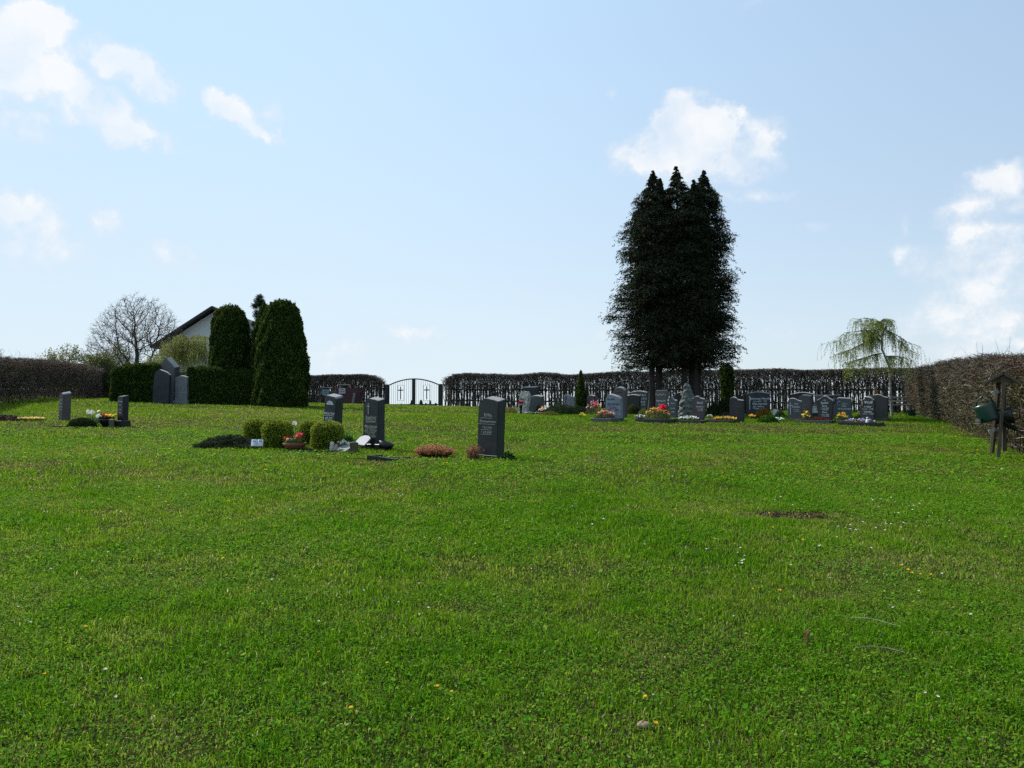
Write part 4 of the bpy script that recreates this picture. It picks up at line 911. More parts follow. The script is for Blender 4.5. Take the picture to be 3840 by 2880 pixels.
for zz, ww in [(.595, .7), (.42, .7), (.35, .7)]: MB().box((.01, -.004, zz*hB-.01), (wB*ww, .006, .006)).build('underline', M['gold'], sB)
sA, wA, hA, tA = stone(1211, 1254, 1495, 1668, 17.0, 'chip', 'dark', 'grey headstone with white letters and a carved bird, leaning slightly, behind the box bushes', t=.23, tilt=(0, R(3)),
    lines=[('Walda Voß', -.05, .585, .20), ('geb. Bock', -.05, .50, .16), ('* 5.7.1920', -.08, .43, .15), ('† 2.9.2010', -.1, .36, .15)])
bp = [(-.5, -.1), (.5, -.12), (.45, 0), (.25, .2), (-.05, .28), (-.3, .2), (-.4, .05)]
MB().poly([(a*wA*.62, b*wA*.62+hA*.82) for a, b in bp], -.010, .0, 0).build('relief', M['silver'], sA)
MB().tube([(wA*(-.15+.04*k), -.013, hA*.82+wA*(.02+.10*math.sin(k*.7))) for k in range(8)], .004, 4).build('carved_line', M['ink'], sA)
for zz, ww in [(.565, .82), (.485, .6), (.415, .55)]: MB().box((-.02, -.004, zz*hA-.004), (wA*ww, .006, .009)).build('underline', M['silver'], sA)
# left pair
stone(221, 235, 1474, 1577, 22.2, 'arch', 'brown', 'grey brown headstone with a pale rounded top at the far left of the lawn', t=.24, tilt=(0, R(1.5)), lines=[('Hermann', 0, .72, .19, 'silver'), ('Lippold', 0, .60, .19, 'silver'), ('Ida Lippold', 0, .48, .17, 'silver'), ('* 1909 † 1991', 0, .38, .13, 'silver')])
stone(441, 461, 1489, 1602, 20.6, 'flat', 'black', 'slim black headstone on a stepped base beside the bowl of pansies', t=.17, plinth=.17, lines=[('Kurt Hoppe', 0, .82, .17), ('* 1926', 0, .70, .15), ('† 1999', 0, .55, .15), ('Helga', 0, .45, .15)])
# family tomb between the thujas
d = 35.6; r_, w_, h_, t_ = stone(588, 652, 1352, 1522, d, 'gable', 'grey', 'tall grey monument with a pointed gable between the two thuja hedges', t=.32, yaw=-R(22), name='monument', cat='monument', rough=0)
stone(571, 632, 1393, 1522, 34.6, 'roundl', 'dark', 'broad bluish gravestone slab leaning in front of the gabled monument', t=.14, yaw=-R(14), tilt=(-R(3), 0))
stone(655, 700, 1414, 1520, 34.9, 'arch', 'lightgrey', 'pale grey gravestone with a low arched top against the dark thuja hedge', t=.14, yaw=-R(12), plinth=.18)
# ---- the rows on the right: (px0, px1, top, base, d, kind, material, label, thickness, options)
WS, *_ = stone(1938, 1983, 1459, 1545, 31.0, 'rough', 'rough', 'rough white natural stone with red flowers in front', t=.22, rough=.012, lines=[('Peter', -.1, .62, .20, 'ink'), ('LANG', -.05, .50, .17, 'ink')])
stone(1958, 2010, 1450, 1540, 34.5, 'flat', 'black', 'dark block headstone rising behind the rough white stone', t=.3)
stone(1986, 2030, 1471, 1538, 31.5, 'arch', 'grey', 'plain grey headstone with a bright top edge right of the rough white stone', t=.24)
stone(2113, 2152, 1464, 1535, 32.5, 'step', 'lightgrey', 'rough grey headstone with a carved figure left of the pointed conifer', t=.16, rough=.006)
x = wx(2128, 32.4); hf = thing('carved_figure_relief', (x-.03, 32.33, g(x, 32.3)), YAW, 'dark slanting carved figure on the rough grey headstone left of the pointed conifer', 'carving')
MB().tube([(-.06, -.03, .45), (-.02, -.04, .62), (.03, -.04, .75)], [.02, .035, .02], 6).build('carving', M['ink'], hf)
stone(2200, 2228, 1475, 1540, 32.8, 'arch', 'redgrey', 'low dark red headstone with a bright top right of the pointed conifer', t=.16)
S7 = stone(2270, 2328, 1475, 1572, 25.2, 'roundl', 'blue', 'light blue grey marble headstone with dark lettering beside a flower bed', t=.17, rough=0, lines=[('Familie', -.3, .78, .19, 'ink'), ('Kirchner', .05, .58, .22, 'ink'), ('Dora', 0, .45, .20, 'ink'), ('1921  -  2008', .0, .37, .13, 'ink')])
S8 = stone(2298, 2344, 1446, 1560, 27.6, 'round', 'brown', 'brown headstone with a fully round top behind the light blue marble one', t=.22, yaw=-R(30), lines=[('Karl Hempel', 0, .82, .11, 'ink')])
stone(2348, 2397, 1471, 1543, 31.5, 'arch', 'black', 'low black headstone with a bright top behind the round yew bush', t=.16)
stone(2359, 2425, 1461, 1543, 33.0, 'hump', 'green', 'wide dark green headstone with pale name plates beside the cypress trunk', t=.16, lines=[('Franz', .55, .78, .16), ('Martha', .55, .62, .16), ('Keil', .6, .46, .16), ('1903', .6, .34, .12)])
S11 = stone(2457, 2500, 1461, 1575, 25.3, 'flat', 'grey', 'tall grey headstone with a wavy carved band beside the red tulips', t=.12, lines=[('Reinhardt', 0, .64, .20), ('Erhard', 0, .52, .17), ('Ilse', 0, .42, .17)])
MB().tube([(S11[1]*(-.48+.096*k), -.01, S11[2]*(.86+.025*math.sin(k*1.9))) for k in range(11)], .010, 5).build('carved_band', M['top'], S11[0])
stone(2506, 2536, 1479, 1560, 27.4, 'diag', 'grey', 'narrow grey headstone squeezed between the wavy banded one and the natural rock', t=.16, lines=[('Otto', .1, .66, .22), ('Emma', .1, .42, .22), ('1899', .1, .26, .2)])
stone(2536, 2620, 1464, 1545, 33.0, 'hump', 'black', 'wide black headstone mostly hidden behind the natural rock', t=.16)
# natural rock
d = 28.0; xr = wx(2578, d); rk = thing('memorial_rock', (xr, d, g(xr, d)), .3, 'tall pyramid shaped green grey natural rock used as a gravestone', 'rock')
b = MB(); Hr = (1552-1421)*d/F; b.lathe([(.36, -.1), (.36, .1), (.33, Hr*.3), (.27, Hr*.5), (.20, Hr*.72), (.14, Hr*.88), (.07, Hr*.97), (0, Hr)], n=22, sy=.7)
bmesh.ops.subdivide_edges(b.b, edges=b.b.edges[:], cuts=2, use_grid_fill=True)
for v in b.b.verts:
    p = v.co; q = .028*math.sin(p.x*21+p.z*13)+.022*math.sin(p.z*29+p.y*19)+.018*math.sin(p.x*47-p.z*31); v.co += Vector((p.x, p.y, 0)).normalized()*q+Vector([random.gauss(0, .006) for _ in range(3)])
b.build('rock_body', M['rock'], rk)
S15 = stone(2592, 2646, 1485, 1578, 25.0, 'graf', 'redgrey', 'dark red headstone with a curved right side and a silver surname', t=.11, lines=[('Graf', .2, .70, .22), ('Karoline', .2, .56, .15), ('* 5.2.1900', .2, .47, .10), ('† 1.8.1977', .2, .41, .10)])
S19 = stone(2735, 2787, 1483, 1576, 25.0, 'step', 'dark', 'dark headstone with a raised left corner and dark gilt letters', t=.13, lines=[('Anna', .0, .72, .18, 'brown'), ('Schubert', 0, .60, .17, 'brown'), ('Paul', 0, .36, .18, 'brown'), ('Schubert', 0, .26, .15, 'brown')])
S20 = stone(2797, 2884, 1459, 1548, 30.0, 'hump', 'dark', 'wide dark headstone with bright curved top and white names behind the orange bush', t=.18, lines=[('Johannes Herold', .2, .69, .135), ('* 2.5.1904 † 1975', .2, .59, .085), ('Elsa Herold', .2, .47, .135), ('geb. Richter', .1, .37, .10), ('* 1908 † 1998', .1, .28, .09)])
MB().tube([(-S20[1]*.33, -.01, S20[2]*.25), (-S20[1]*.34, -.012, S20[2]*.55), (-S20[1]*.30, -.012, S20[2]*.75), (-S20[1]*.36, -.012, S20[2]*.84)], [.012, .016, .03, .02], 6).build('carved_rose', M['silver'], S20[0])
stone(2790, 2822, 1457, 1545, 32.0, 'diag', 'black', 'black headstone peeping out behind the left end of the wide one with white names', t=.15)
S22 = stone(2954, 3005, 1485, 1569, 26.2, 'wave', 'grey', 'grey headstone with a wavy top and a slim cross on its left side', t=.12, yaw=-R(30), lines=[('Ralf', .25, .72, .17), ('Fischer', .25, .58, .20), ('* 7.3.1961', .25, .47, .10), ('† 4.6.2004', .25, .40, .10)], cross=(-.62, .55, .55))
stone(2992, 3040, 1472, 1560, 27.6, 'rslope', 'brown', 'brown headstone with a notched left shoulder behind the one with the slim cross', t=.2, yaw=-R(38), lines=[('Meta', 0, .55, .14, 'top'), ('Horn', 0, .42, .14, 'top')])
stone(2966, 3048, 1467, 1555, 30.5, 'hump', 'black', 'wide black headstone furthest back behind the brown notched one', t=.16)
S24 = stone(3054, 3152, 1469, 1550, 29.6, 'flat', 'grey', 'wide grey headstone with a dark cross panel behind the waisted one', t=.15)
MB().poly([(-.05, S24[2]*.62), (S24[1]*.48, S24[2]*.62), (S24[1]*.48, S24[2]*.97), (.10, S24[2]*.97), (-.12, S24[2]*.78)], -.012, 0, .002).build('panel', M['black'], S24[0])
MB().box((S24[1]*.26, -.018, S24[2]*.80), (.02, .01, .22)).box((S24[1]*.26, -.021, S24[2]*.83), (.12, .01, .02)).build('cross', M['top'], S24[0])
S25 = stone(3062, 3122, 1478, 1577, 25.0, 'waist', 'dark', 'waisted dark grey headstone with a bright pointed top and two first names', t=.15, yaw=-R(36), lines=[('Seidel', 0, .71, .20), ('Erna', 0, .60, .17), ('* 12.8.1909', 0, .52, .11), ('† 13.8.2001', 0, .465, .11), ('Kurt', 0, .36, .17), ('* 4.11.1907', 0, .28, .11), ('† 17.2.1968', 0, .225, .11)])
MB().poly([(a*.07, S25[2]*.84+b*.05) for a, b in [(-1, -.6), (-.3, -.3), (.4, -.5), (1, -.7), (.7, .2), (0, .8), (-.6, .3)]], -.008, 0, 0).build('relief', M['top'], S25[0])
S26 = stone(3136, 3192, 1481, 1567, 25.8, 'chip', 'green', 'greenish headstone with a carved wreath and a long surname, right of the waisted one', t=.14, yaw=-R(32), lines=[('Tante', .1, .72, .15), ('Olga', .0, .62, .17), ('Wünschmann', .1, .49, .165), ('In stiller', .1, .18, .11), ('Erinnerung', .2, .12, .11)])
MB().tube([(-S26[1]*.30+.06*math.cos(t), -.008, S26[2]*.76+.075*math.sin(t)) for t in np.linspace(1, 5.5, 9)], .010, 5).build('wreath_relief', M['top'], S26[0])
S27 = stone(3222, 3279, 1486, 1590, 23.8, 'wolf', 'dark', 'dark headstone with a curved right shoulder and a bold outlined surname, nearest the bench', t=.15, yaw=-R(42), lines=[('Wolf', .2, .76, .27), ('Walter', .1, .62, .17), ('* 6.3.1930 † 4.1.2006', .1, .55, .088), ('Christa', .1, .44, .17), ('* 2.4.1932 † 1.2.2009', .1, .37, .088)])
MB().tube([(-S27[1]*.30, -.012, S27[2]*.68), (-S27[1]*.29, -.014, S27[2]*.76), (-S27[1]*.31, -.014, S27[2]*.84)], [.006, .02, .014], 6).build('gilt_rose', M['gold'], S27[0])
stone(3272, 3327, 1483, 1585, 25.4, 'wave', 'dark', 'plain dark headstone on a plinth, rightmost of the whole row', t=.10, yaw=-R(38), plinth=.12)
# wooden cross
d = 29.5; xc = wx(3285, d); wc = thing('wooden_cross', (xc, d, g(xc, d)), 0, 'brown wooden grave cross standing behind the rightmost headstones', 'cross')
Hc = zr(1452, d)-g(xc, d); MB().box((0, 0, Hc/2-.1), (.11, .05, Hc+.2), bev=.004).build('upright', M['crosswood'], wc)
MB().box((0, -.03, zr(1486, d)-g(xc, d)), (.62, .04, .09), bev=.004).build('crossbar', M['crosswood'], wc)
# ---- borders and plantings belonging to the stones
def bed(root, fx, fy, w, dp, h, label, **k):
    x, y, z = loc_of(root, fx, fy); return plant(k.pop('name', 'flower_bed'), x, y, w, dp, h, label, yaw=root.rotation_euler.z, **k)
r7 = S7[0]; kerb(r7, -.35, .42, -1.0, -.05, 'grey', 'grey stone border around the bed before the light blue marble headstone')
bed(r7, -.02, -.55, .66, .75, .30, 'pink, red and yellow flowers before the light blue marble headstone', nleaf=1200, blos=[(PNK, 26), (RED, 16), (YEL, 22), (LIL, 10)], size=.032, leaf=[(.05, .07, .02), (.10, .10, .03), (.035, .04, .02)], low=.05)
bed(r7, -.32, -.62, .10, .10, .55, 'single red tulips standing taller than the pink flowers', nleaf=120, blos=[(RED, 7)], size=.05, dome_=False, name='tulips')
r11 = S11[0]; kerb(r11, -.45, .62, -1.15, -.05, 'dark', 'dark stone border around the red and orange bed by the cypress trunk')
bed(r11, .08, -.55, .9, .8, .42, 'bushy bed of orange and yellow blossoms before the wavy banded headstone', nleaf=2200, blos=[(ORA, 22), (YEL, 26), (RED, 10)], size=.033, leaf=[(.08, .11, .03), (.14, .16, .05), (.05, .06, .02)], low=.05)
bed(r11, .34, -.75, .22, .2, .50, 'bright red tulips in the bed before the wavy banded headstone', nleaf=100, blos=[(RED, 34)], size=.05, dome_=False, name='tulips', up=1)
r15 = S15[0]; kerb(r15, -.6, .35, -.75, -.05, 'dark', 'low dark border around the white flowers before the dark red headstone', h=.07)
bed(r15, -.2, -.4, .75, .5, .16, 'dense low white flowers before the dark red headstone', nleaf=700, blos=[(WHI, 90), (LIL, 8)], size=.028, low=.03)
r19 = S19[0]; kerb(r19, -.85, .1, -.85, -.05, 'dark', 'thin dark border around the yellow pansies', h=.06)
bed(r19, -.25, -.48, .85, .4, .15, 'row of bright yellow and a few purple pansies before the dark headstone', nleaf=700, blos=[(YEL, 70), (ORA, 26), (PUR, 16)], size=.034, low=.02)
r25 = S25[0]; kerb(r25, -.72, .36, -.95, -.05, 'green', 'greenish stone border around the dark red leaves before the waisted headstone', h=.10)
bed(r25, -.1, -.5, .95, .7, .16, 'dark red leafy groundcover before the waisted headstone', nleaf=2000, leaf=[(.10, .02, .018), (.06, .015, .012), (.16, .05, .03)], low=.04, cat='groundcover', name='groundcover')
bed(r25, -.55, -.25, .28, .2, .36, 'upright pale yellow primroses left of the waisted headstone', nleaf=250, blos=[(YEL, 24)], size=.034)
bed(r25, .55, .0, .40, .3, .34, 'yellow and orange flowers right of the waisted headstone', nleaf=400, blos=[(YEL, 22), (ORA, 16)], size=.040)
r27 = S27[0]; kerb(r27, -.62, .52, -.85, -.04, 'black', 'black stone border around the lilac pansies of the grave nearest the bench', h=.11)
bed(r27, -.1, -.45, 1.0, .6, .16, 'lilac, white and purple pansies in the black border nearest the bench', nleaf=1100, blos=[(LIL, 45), (WHI, 20), (PUR, 40)], size=.028, low=.04)
x, y, z = loc_of(r27, .25, -.82); an = thing('angel_figurine', (x, y, z+.10), 0, 'small white angel figurine sitting on the black grave border', 'figurine', None)
MB().lathe([(.045, 0), (.06, .03), (.045, .08), (.03, .11), (.018, .125)], n=14).build('body', M['white'], an, smooth=True); MB().lathe([(0, .12), (.025, .13), (.034, .155), (.025, .18), (0, .188)], n=12).build('head', M['white'], an, smooth=True)
for s in (-1, 1): MB().poly([(s*.02, .05), (s*.06, .06), (s*.075, .11), (s*.03, .10)], .01, .02, 0).build('wing', M['white'], an)
d = 29.0; x = wx(3055, d); la = thing('grave_lantern', (x, d, g(x, d)), 0, 'pale stone lantern flaring to its base left of the waisted headstone', 'lantern')
MB().lathe([(.13, 0), (.13, .03), (.09, .06), (.075, .22), (.085, .26), (.07, .27)], c=(0, 0, .16), n=12).build('body', M['rough'], la, smooth=False); MB().box((0, 0, .07), (.3, .24, .18), bev=.01).build('base', M['dark'], la)
# free plants between the rows
def fp(name, px, d, w, dp, h, label, **k): x = wx(px, d); return plant(name, x, d, w, dp, h, label, **k)
DK = [(.025, .04, .014), (.04, .06, .02), (.015, .022, .010)]
fp('heather_bed', 1912, 31.5, .75, .5, .30, 'rusty brown heather left of the rough white stone', nleaf=900, leaf=[(.20, .09, .05), (.12, .06, .035), (.06, .06, .025)], cat='heather')
o = fp('red_carnations', 1953, 30.6, .30, .2, .12, 'dark red flowers in a black vase before the rough white stone', nleaf=60, blos=[(DRED, 40)], size=.045, low=.38); MB().lathe([(.05, 0), (.04, .1), (.06, .3), (.09, .38)], n=12).build('vase', M['canb'], o, smooth=True)
fp('groundcover', 2005, 30.2, 1.1, .4, .10, 'low plants with tiny white blossoms before the rough white stone', nleaf=500, blos=[(WHI, 26)], size=.022, leaf=DK)
fp('dwarf_conifer', 2020, 30.6, .32, .3, .42, 'small dark upright conifer before the plain grey headstone', nleaf=1400, leaf=DK, cat='shrub', m='needle', up=1.5)
fp('primroses', 2032, 29.8, .34, .3, .30, 'peach coloured blooming primroses before the plain grey headstone', nleaf=260, blos=[(PEA, 22), (WHI, 5)], size=.045)
fp('white_tulips', 2050, 30.4, .30, .2, .36, 'white tulips right of the peach primroses', nleaf=160, blos=[(WHI, 14)], size=.05)
fp('spirea', 2060, 29.4, .85, .5, .18, 'low olive yellow cushion plant at the edge of the lawn', nleaf=1300, leaf=[(.14, .14, .03), (.20, .17, .04), (.08, .08, .02)], cat='shrub')
fp('spreading_juniper', 2105, 30.3, 1.5, 1.0, .48, 'spreading green juniper left of the pointed conifer', nleaf=7000, leaf=[(.03, .055, .02), (.05, .08, .03), (.02, .03, .012)], cat='shrub', m='needle')
fp('spreading_juniper', 2165, 31.0, 1.3, .8, .36, 'dark spreading juniper at the foot of the pointed conifer', nleaf=4500, leaf=DK, cat='shrub', m='needle')
fp('rose_bush', 2228, 30.2, .75, .5, .52, 'loose rose bush with pink and pale leaves right of the pointed conifer', nleaf=1100, blos=[(PNK, 14), (PEA, 12)], size=.045, leaf=[(.06, .09, .03), (.13, .15, .07), (.10, .05, .03)], cat='bush')
fp('round_yew', 2374, 29.0, .58, .55, .42, 'round clipped yew ball between the round topped stone and the cypress', nleaf=7500, leaf=[(.06, .07, .018), (.035, .045, .013)], cat='bush', m='leaf', low=.08, lsz=.016)
fp('spurge', 2412, 27.6, .48, .4, .36, 'lime green leafy bush beside the cypress trunks', nleaf=1400, leaf=[(.13, .19, .03), (.08, .12, .02)], cat='bush')
fp('white_flowers', 2402, 26.6, .62, .4, .14, 'white flowers with grey leaves below the lime green bush', nleaf=500, blos=[(WHI, 24)], size=.032, leaf=[(.05, .07, .03), (.2, .22, .18)])
fp('spruce_shrub', 2680, 30.0, .75, .6, .55, 'bushy dark green dwarf conifer right of the dark red headstone', nleaf=6000, leaf=DK, cat='shrub', m='needle')
fp('spruce_shrub', 2712, 30.8, .6, .5, .75, 'taller dwarf conifer in front of the clipped yew column', nleaf=5000, leaf=DK, cat='shrub', m='needle')
fp('thuja_shrub', 2745, 31.5, .6, .5, .95, 'yellowish dark thuja shrub right of the yew column', nleaf=5000, leaf=[(.05, .05, .014), (.03, .035, .012)], cat='shrub', m='thuja')
fp('mossy_cushion', 2722, 28.5, .5, .4, .22, 'low grey green cushion plant at the foot of the dwarf conifers', nleaf=1800, leaf=[(.06, .08, .06), (.035, .05, .035)], cat='shrub')
fp('white_flowers', 2660, 27.0, .22, .2, .14, 'tiny clump of white flowers right of the dark red headstone', nleaf=120, blos=[(WHI, 12)], size=.028)
fp('golden_bush', 2862, 27.6, .62, .5, .40, 'bright orange gold feathery bush before the wide headstone with white names', nleaf=5000, leaf=[(.36, .20, .02), (.24, .14, .02), (.12, .09, .02)], cat='bush', up=1.4)
fp('golden_flowers', 2818, 27.2, .32, .3, .16, 'small orange yellow flowers left of the golden bush', nleaf=200, blos=[(YEL, 18), (ORA, 12)], size=.04)
fp('grass_tuft', 2878, 24.9, .65, .4, .24, 'taller deep green grass tuft in front of the golden bush', nleaf=3000, leaf=[(.03, .10, .012), (.05, .13, .02)], cat='grass tuft', m='grass', up=3, lsz=.04)
fp('white_flowers', 2915, 25.2, .46, .3, .14, 'cream white primroses left of the headstone with the slim cross', nleaf=260, blos=[(WHI, 34)], size=.030)
fp('green_shrub', 2925, 29.0, .40, .4, .30, 'fresh green bush between the orange bush and the slim cross stone', nleaf=900, leaf=[(.08, .16, .03), (.05, .09, .02)], cat='bush')
fp('groundcover', 2985, 25.6, .9, .4, .12, 'mixed low leaves at the foot of the headstone with the slim cross', nleaf=900, leaf=[(.06, .09, .02), (.10, .06, .03), (.09, .10, .04)], cat='groundcover')
fp('yellow_flowers', 3228, 26.8, .5, .3, .34, 'yellow pink blossoms left behind the bold surname headstone', nleaf=400, blos=[(YEL, 12), (PEA, 6)], size=.04, leaf=DK)
fp('dark_shrub', 3248, 27.6, .6, .4, .34, 'dark low shrub behind the bold surname headstone', nleaf=1800, leaf=DK, cat='shrub')
fp('daffodils', 2182, 27.0, .25, .2, .18, 'yellow daffodils in the grass left of the pink flower bed', nleaf=60, blos=[(YEL, 9)], size=.04, up=2)
for px, d, s, l in [(2909, 29.4, .35, 'small slanting pale stone plate right of the golden bush'), ]:
    x = wx(px, d); MB_ = MB().box((0, 0, .1), (.22, .05, .32), Matrix.Rotation(-R(38), 3, 'X') @ Matrix.Rotation(R(14), 3, 'Y'), bev=.01).build('stone_plate', M['rough'], None, loc=(x, d, g(x, d)+.05)); tag(MB_, l, 'stone plate')
# ------------------------------------------------------------------ near grave furnishings
def put(px, d): x = wx(px, d); return (x, d, g(x, d))
# spreading juniper mound
d = 15.6; x, y, z = put(872, d)
jm = thing('spreading_juniper', (x, y, z), -.1, 'flat dark green juniper mat in front of the leftmost box bush', 'shrub')
n = 15000; a = rng.uniform(0, 6.28, n); r = np.sqrt(rng.random(n)); lob = 1+.14*np.sin(a*5)+.1*np.sin(a*11); hh = .27*np.clip(1-r**1.7, 0, 1)*(.75+.35*np.sin(r*9+a*3)*.6)
P = np.stack([r*lob*np.cos(a)*.80, r*lob*np.sin(a)*.5, .015+hh*rng.random(n)**.35], 1); O = np.stack([np.cos(a), np.sin(a), .45+0*a], 1); U = unit(O+rng.normal(0, .5, (n, 3))); l = rng.uniform(.016, .040, n)
v = leaves(P, U, unit(np.cross(U, rdir(n))), l, l*.28, pick([(.045, .068, .035), (.07, .09, .05), (.022, .032, .018), (.12, .10, .06)], n, [.4, .25, .28, .07])); mesh_np('foliage', v[0], [v[1]], M['needle'], jm, v[2])
# open book
x, y, z = put(967, 15.3); bk_ = thing('stone_book', (x, y, z+.12), R(8), 'white marble open book propped against the box bush', 'book')
for s in (-1, 1):
    pts = [(s*.002, 0), (s*.03, .018), (s*.08, .016), (s*.118, .004)]
    b = MB(); tl = Matrix.Rotation(R(58), 3, 'X')
    vs = []
    for u, w in pts: vs.append([b.b.verts.new(tl @ Vector((u, -.08, w))), b.b.verts.new(tl @ Vector((u, .08, w))), b.b.verts.new(tl @ Vector((u, .08, w-.03))), b.b.verts.new(tl @ Vector((u, -.08, w-.03)))])
    for p, q in zip(vs, vs[1:]):
        for i in range(4): b.b.faces.new((p[i], p[(i+1) % 4], q[(i+1) % 4], q[i]))
    b.b.faces.new(vs[0]); b.b.faces.new(vs[-1][::-1]); pg_ = b.build('page', M['white'], bk_)
    t = text(pg_, 'Ruhe' if s > 0 else 'Mutti', s*.06, .0, .03, M['ink'], y=0); t.rotation_euler = (R(58), 0, 0); t.location = tl @ Vector((s*.06, .02, .022))
MB().box((0, .06, -.06), (.16, .06, .14)).build('prop', M['grey'], bk_)
# terracotta bowl with flowers
x, y, z = put(1107, 15.2); fb = thing('flower_bowl', (x, y, z), 0, 'terracotta bowl planted with red, yellow and white flowers', 'flower bowl')
MB().lathe([(.12, 0), (.17, .04), (.215, .10), (.24, .155), (.225, .155), (.2, .12), (0, .12)], n=28).build('bowl', M['terra'], fb, smooth=True)
n = 900; a = rng.uniform(0, 6.28, n); r = np.sqrt(rng.random(n))*.2; P = np.stack([r*np.cos(a), r*np.sin(a), .14+.09*rng.random(n)], 1); v = rleaves(P, rng.uniform(.014, .03, n), .011, pick(G1, n), (0, 0, 1), .7); mesh_np('foliage', v[0], [v[1]], M['leaf'], fb, v[2])
for nm, xs0, c, n, s, zz in [('red_blossoms', (-.2, -.02), DRED, 16, .024, .25), ('yellow_blossoms', (-.21, -.10), YEL, 14, .022, .21), ('white_blossoms', (-.14, -.0), WHI, 16, .022, .20), ('pink_blossoms', (.03, .15), (.75, .06, .10), 22, .034, .30)]:
    P = np.stack([rng.uniform(*xs0, n), rng.uniform(-.15, .1, n), zz+rng.uniform(-.025, .035, n)], 1); v = petals(P, s, pick([c], n, amt=.1)); mesh_np(nm, v[0], [v[1]], M['petal'], fb, v[2])
def narcissus(px, d, stems, label, h=.42, c=WHI, spread=.05, sz=.038, group='narcissus clumps'):
    x, y, z = put(px, d); r_ = thing('narcissus', (x, y, z), 0, label, 'flowers', group); b = MB(); C = []
    for k in range(stems):
        dx, dy = random.uniform(-spread, spread), random.uniform(-spread, spread)*.6; hh = h*random.uniform(.82, 1.05); lx = random.uniform(-.05, .05)
        b.tube([(dx, dy, 0), (dx+lx*.3, dy, hh*.6), (dx+lx, dy-.01, hh)], .004, 5); C.append((dx+lx, dy-.02, hh))
    b.build('stems', M['can'], r_)
    n = 16*stems; P0 = np.stack([rng.uniform(-spread*1.2, spread*1.2, n), rng.uniform(-spread, spread, n), np.zeros(n)], 1); D = unit(np.stack([rng.normal(0, .22, n), rng.normal(0, .22, n), np.ones(n)], 1)); l = h*rng.uniform(.25, .42, n)
    v = leaves(P0+D*l[:, None], D, unit(np.cross(D, rdir(n))), l, .007, pick([(.05, .12, .03), (.07, .15, .04)], n)); mesh_np('leaves', v[0], [v[1]], M['leaf'], r_, v[2])
    C = np.array(C); v = petals(C, sz, pick([c], len(C), amt=.04), 6, (-.3, -1, .2)); mesh_np('blossoms', v[0], [v[1]], M['petal'], r_, v[2]); v = petals(C+np.array([-.005, -.016, .003]), sz*.35, pick([YEL], len(C)), 5, (-.3, -1, .2)); mesh_np('cups', v[0], [v[1]], M['petal'], r_, v[2])
narcissus(1117, 15.9, 2, 'single white narcissus standing tall behind the terracotta bowl', .52, spread=.02, sz=.05)
narcissus(352, 20.7, 7, 'clump of white narcissus left of the dark bowl of pansies', .42, spread=.16, sz=.05)
# plates
x, y, z = put(1347, 15.1); z += .09; pl = MB().poly([(-.15, 0), (.15, 0), (.15, .22), (.05, .28), (-.06, .28), (-.15, .22)], 0, .03, .004).build('marble_plate', M['plate'], None, loc=(x, y, z+.03), rot=(-R(50), R(5), -R(34)))
tag(pl, 'white marble plate leaning against the dark headstone behind the lantern', 'plate')
x, y, z = put(1265, 14.9); pl = MB().poly([(-.24, 0), (.24, 0), (.24, .34), (-.24, .34)], 0, .04, .006).build('granite_plate', M['lightgrey'], None, loc=(x-.02, y, z+.02), rot=(-R(68), 0, -R(30)))
tag(pl, 'grey speckled granite plate lying tilted between the box bush and the lantern', 'plate')
x, y, z = put(1300, 15.0); pl = MB().box((0, 0, .03), (.26, .14, .03), Matrix.Rotation(R(12), 3, 'Y'), bev=.004).build('small_plate', M['rough'], None, loc=(x, y-.05, z)); tag(pl, 'small white stone slab beside the foot of the lantern', 'plate')
# lantern
def lantern(px, d, label, h=.22, w=.15):
    x, y, z = put(px, d); r_ = thing('grave_lantern', (x, y, z), R(20), label, 'lantern', 'lanterns on the graves')
    MB().box((0, 0, .012), (w, w, .024)).build('base', M['canb'], r_)
    for sx in (-1, 1):
        for sy in (-1, 1): MB().box((sx*w*.43, sy*w*.43, h*.46), (.012, .012, h*.85)).build('corner_post', M['canb'], r_)
    MB().box((0, 0, h*.46), (w*.8, w*.8, h*.82)).build('glass', M['glass'], r_)
    MB().lathe([(w*.78, 0), (w*.70, .012), (w*.34, .03), (w*.1, .038)], c=(0, 0, h*.88), n=4, rot=Matrix.Rotation(R(45), 3, 'Z')).build('lid', M['dark'], r_)
    gl_ = MB(); 
    for k in range(4): gl_.box((-.045+.03*k, -w*.42, h*.46), (.004, .004, h*.9), Matrix.Rotation(R(30), 3, 'Y')).box((-.045+.03*k, -w*.42-.004, h*.46), (.004, .004, h*.9), Matrix.Rotation(-R(30), 3, 'Y'))
    gl_.build('lattice', M['canb'], r_)
lantern(1329, 14.7, 'dark metal lantern with lattice glass before the leaning white plate', .22, .15)
lantern(421, 20.2, 'small dark lantern between the pansy bowl and the slim black headstone', .24, .14)
x, y, z = put(1448, 15.2); o = MB().lathe([(.10, 0), (.13, .06), (.17, .17), (.15, .17), (.10, .05), (0, .04)], n=20).build('plastic_pot', M['canb'], None, loc=(x-.02, y, z), rot=(0, R(14), 0), smooth=True); tag(o, 'tilted black plastic pot on the right of the dark gilt headstone', 'pot')
x, y, z = put(1247, 15.1); f1 = thing('stone_figurine', (x, y, z), 0, 'small pale stone figurine standing before the rightmost box bush', 'figurine'); MB().lathe([(.05, 0), (.055, .06), (.04, .12), (.045, .15), (.03, .18), (0, .19)], n=14).build('body', M['rough'], f1, smooth=True)
x, y, z = put(1262, 15.1); f1 = thing('clay_figurine', (x, y, z), 0, 'tiny pink clay figure beside the pale stone figurine', 'figurine'); MB().lathe([(.045, 0), (.05, .05), (.03, .09), (.035, .115), (0, .14)], n=14).build('body', M['pink'], f1, smooth=True)
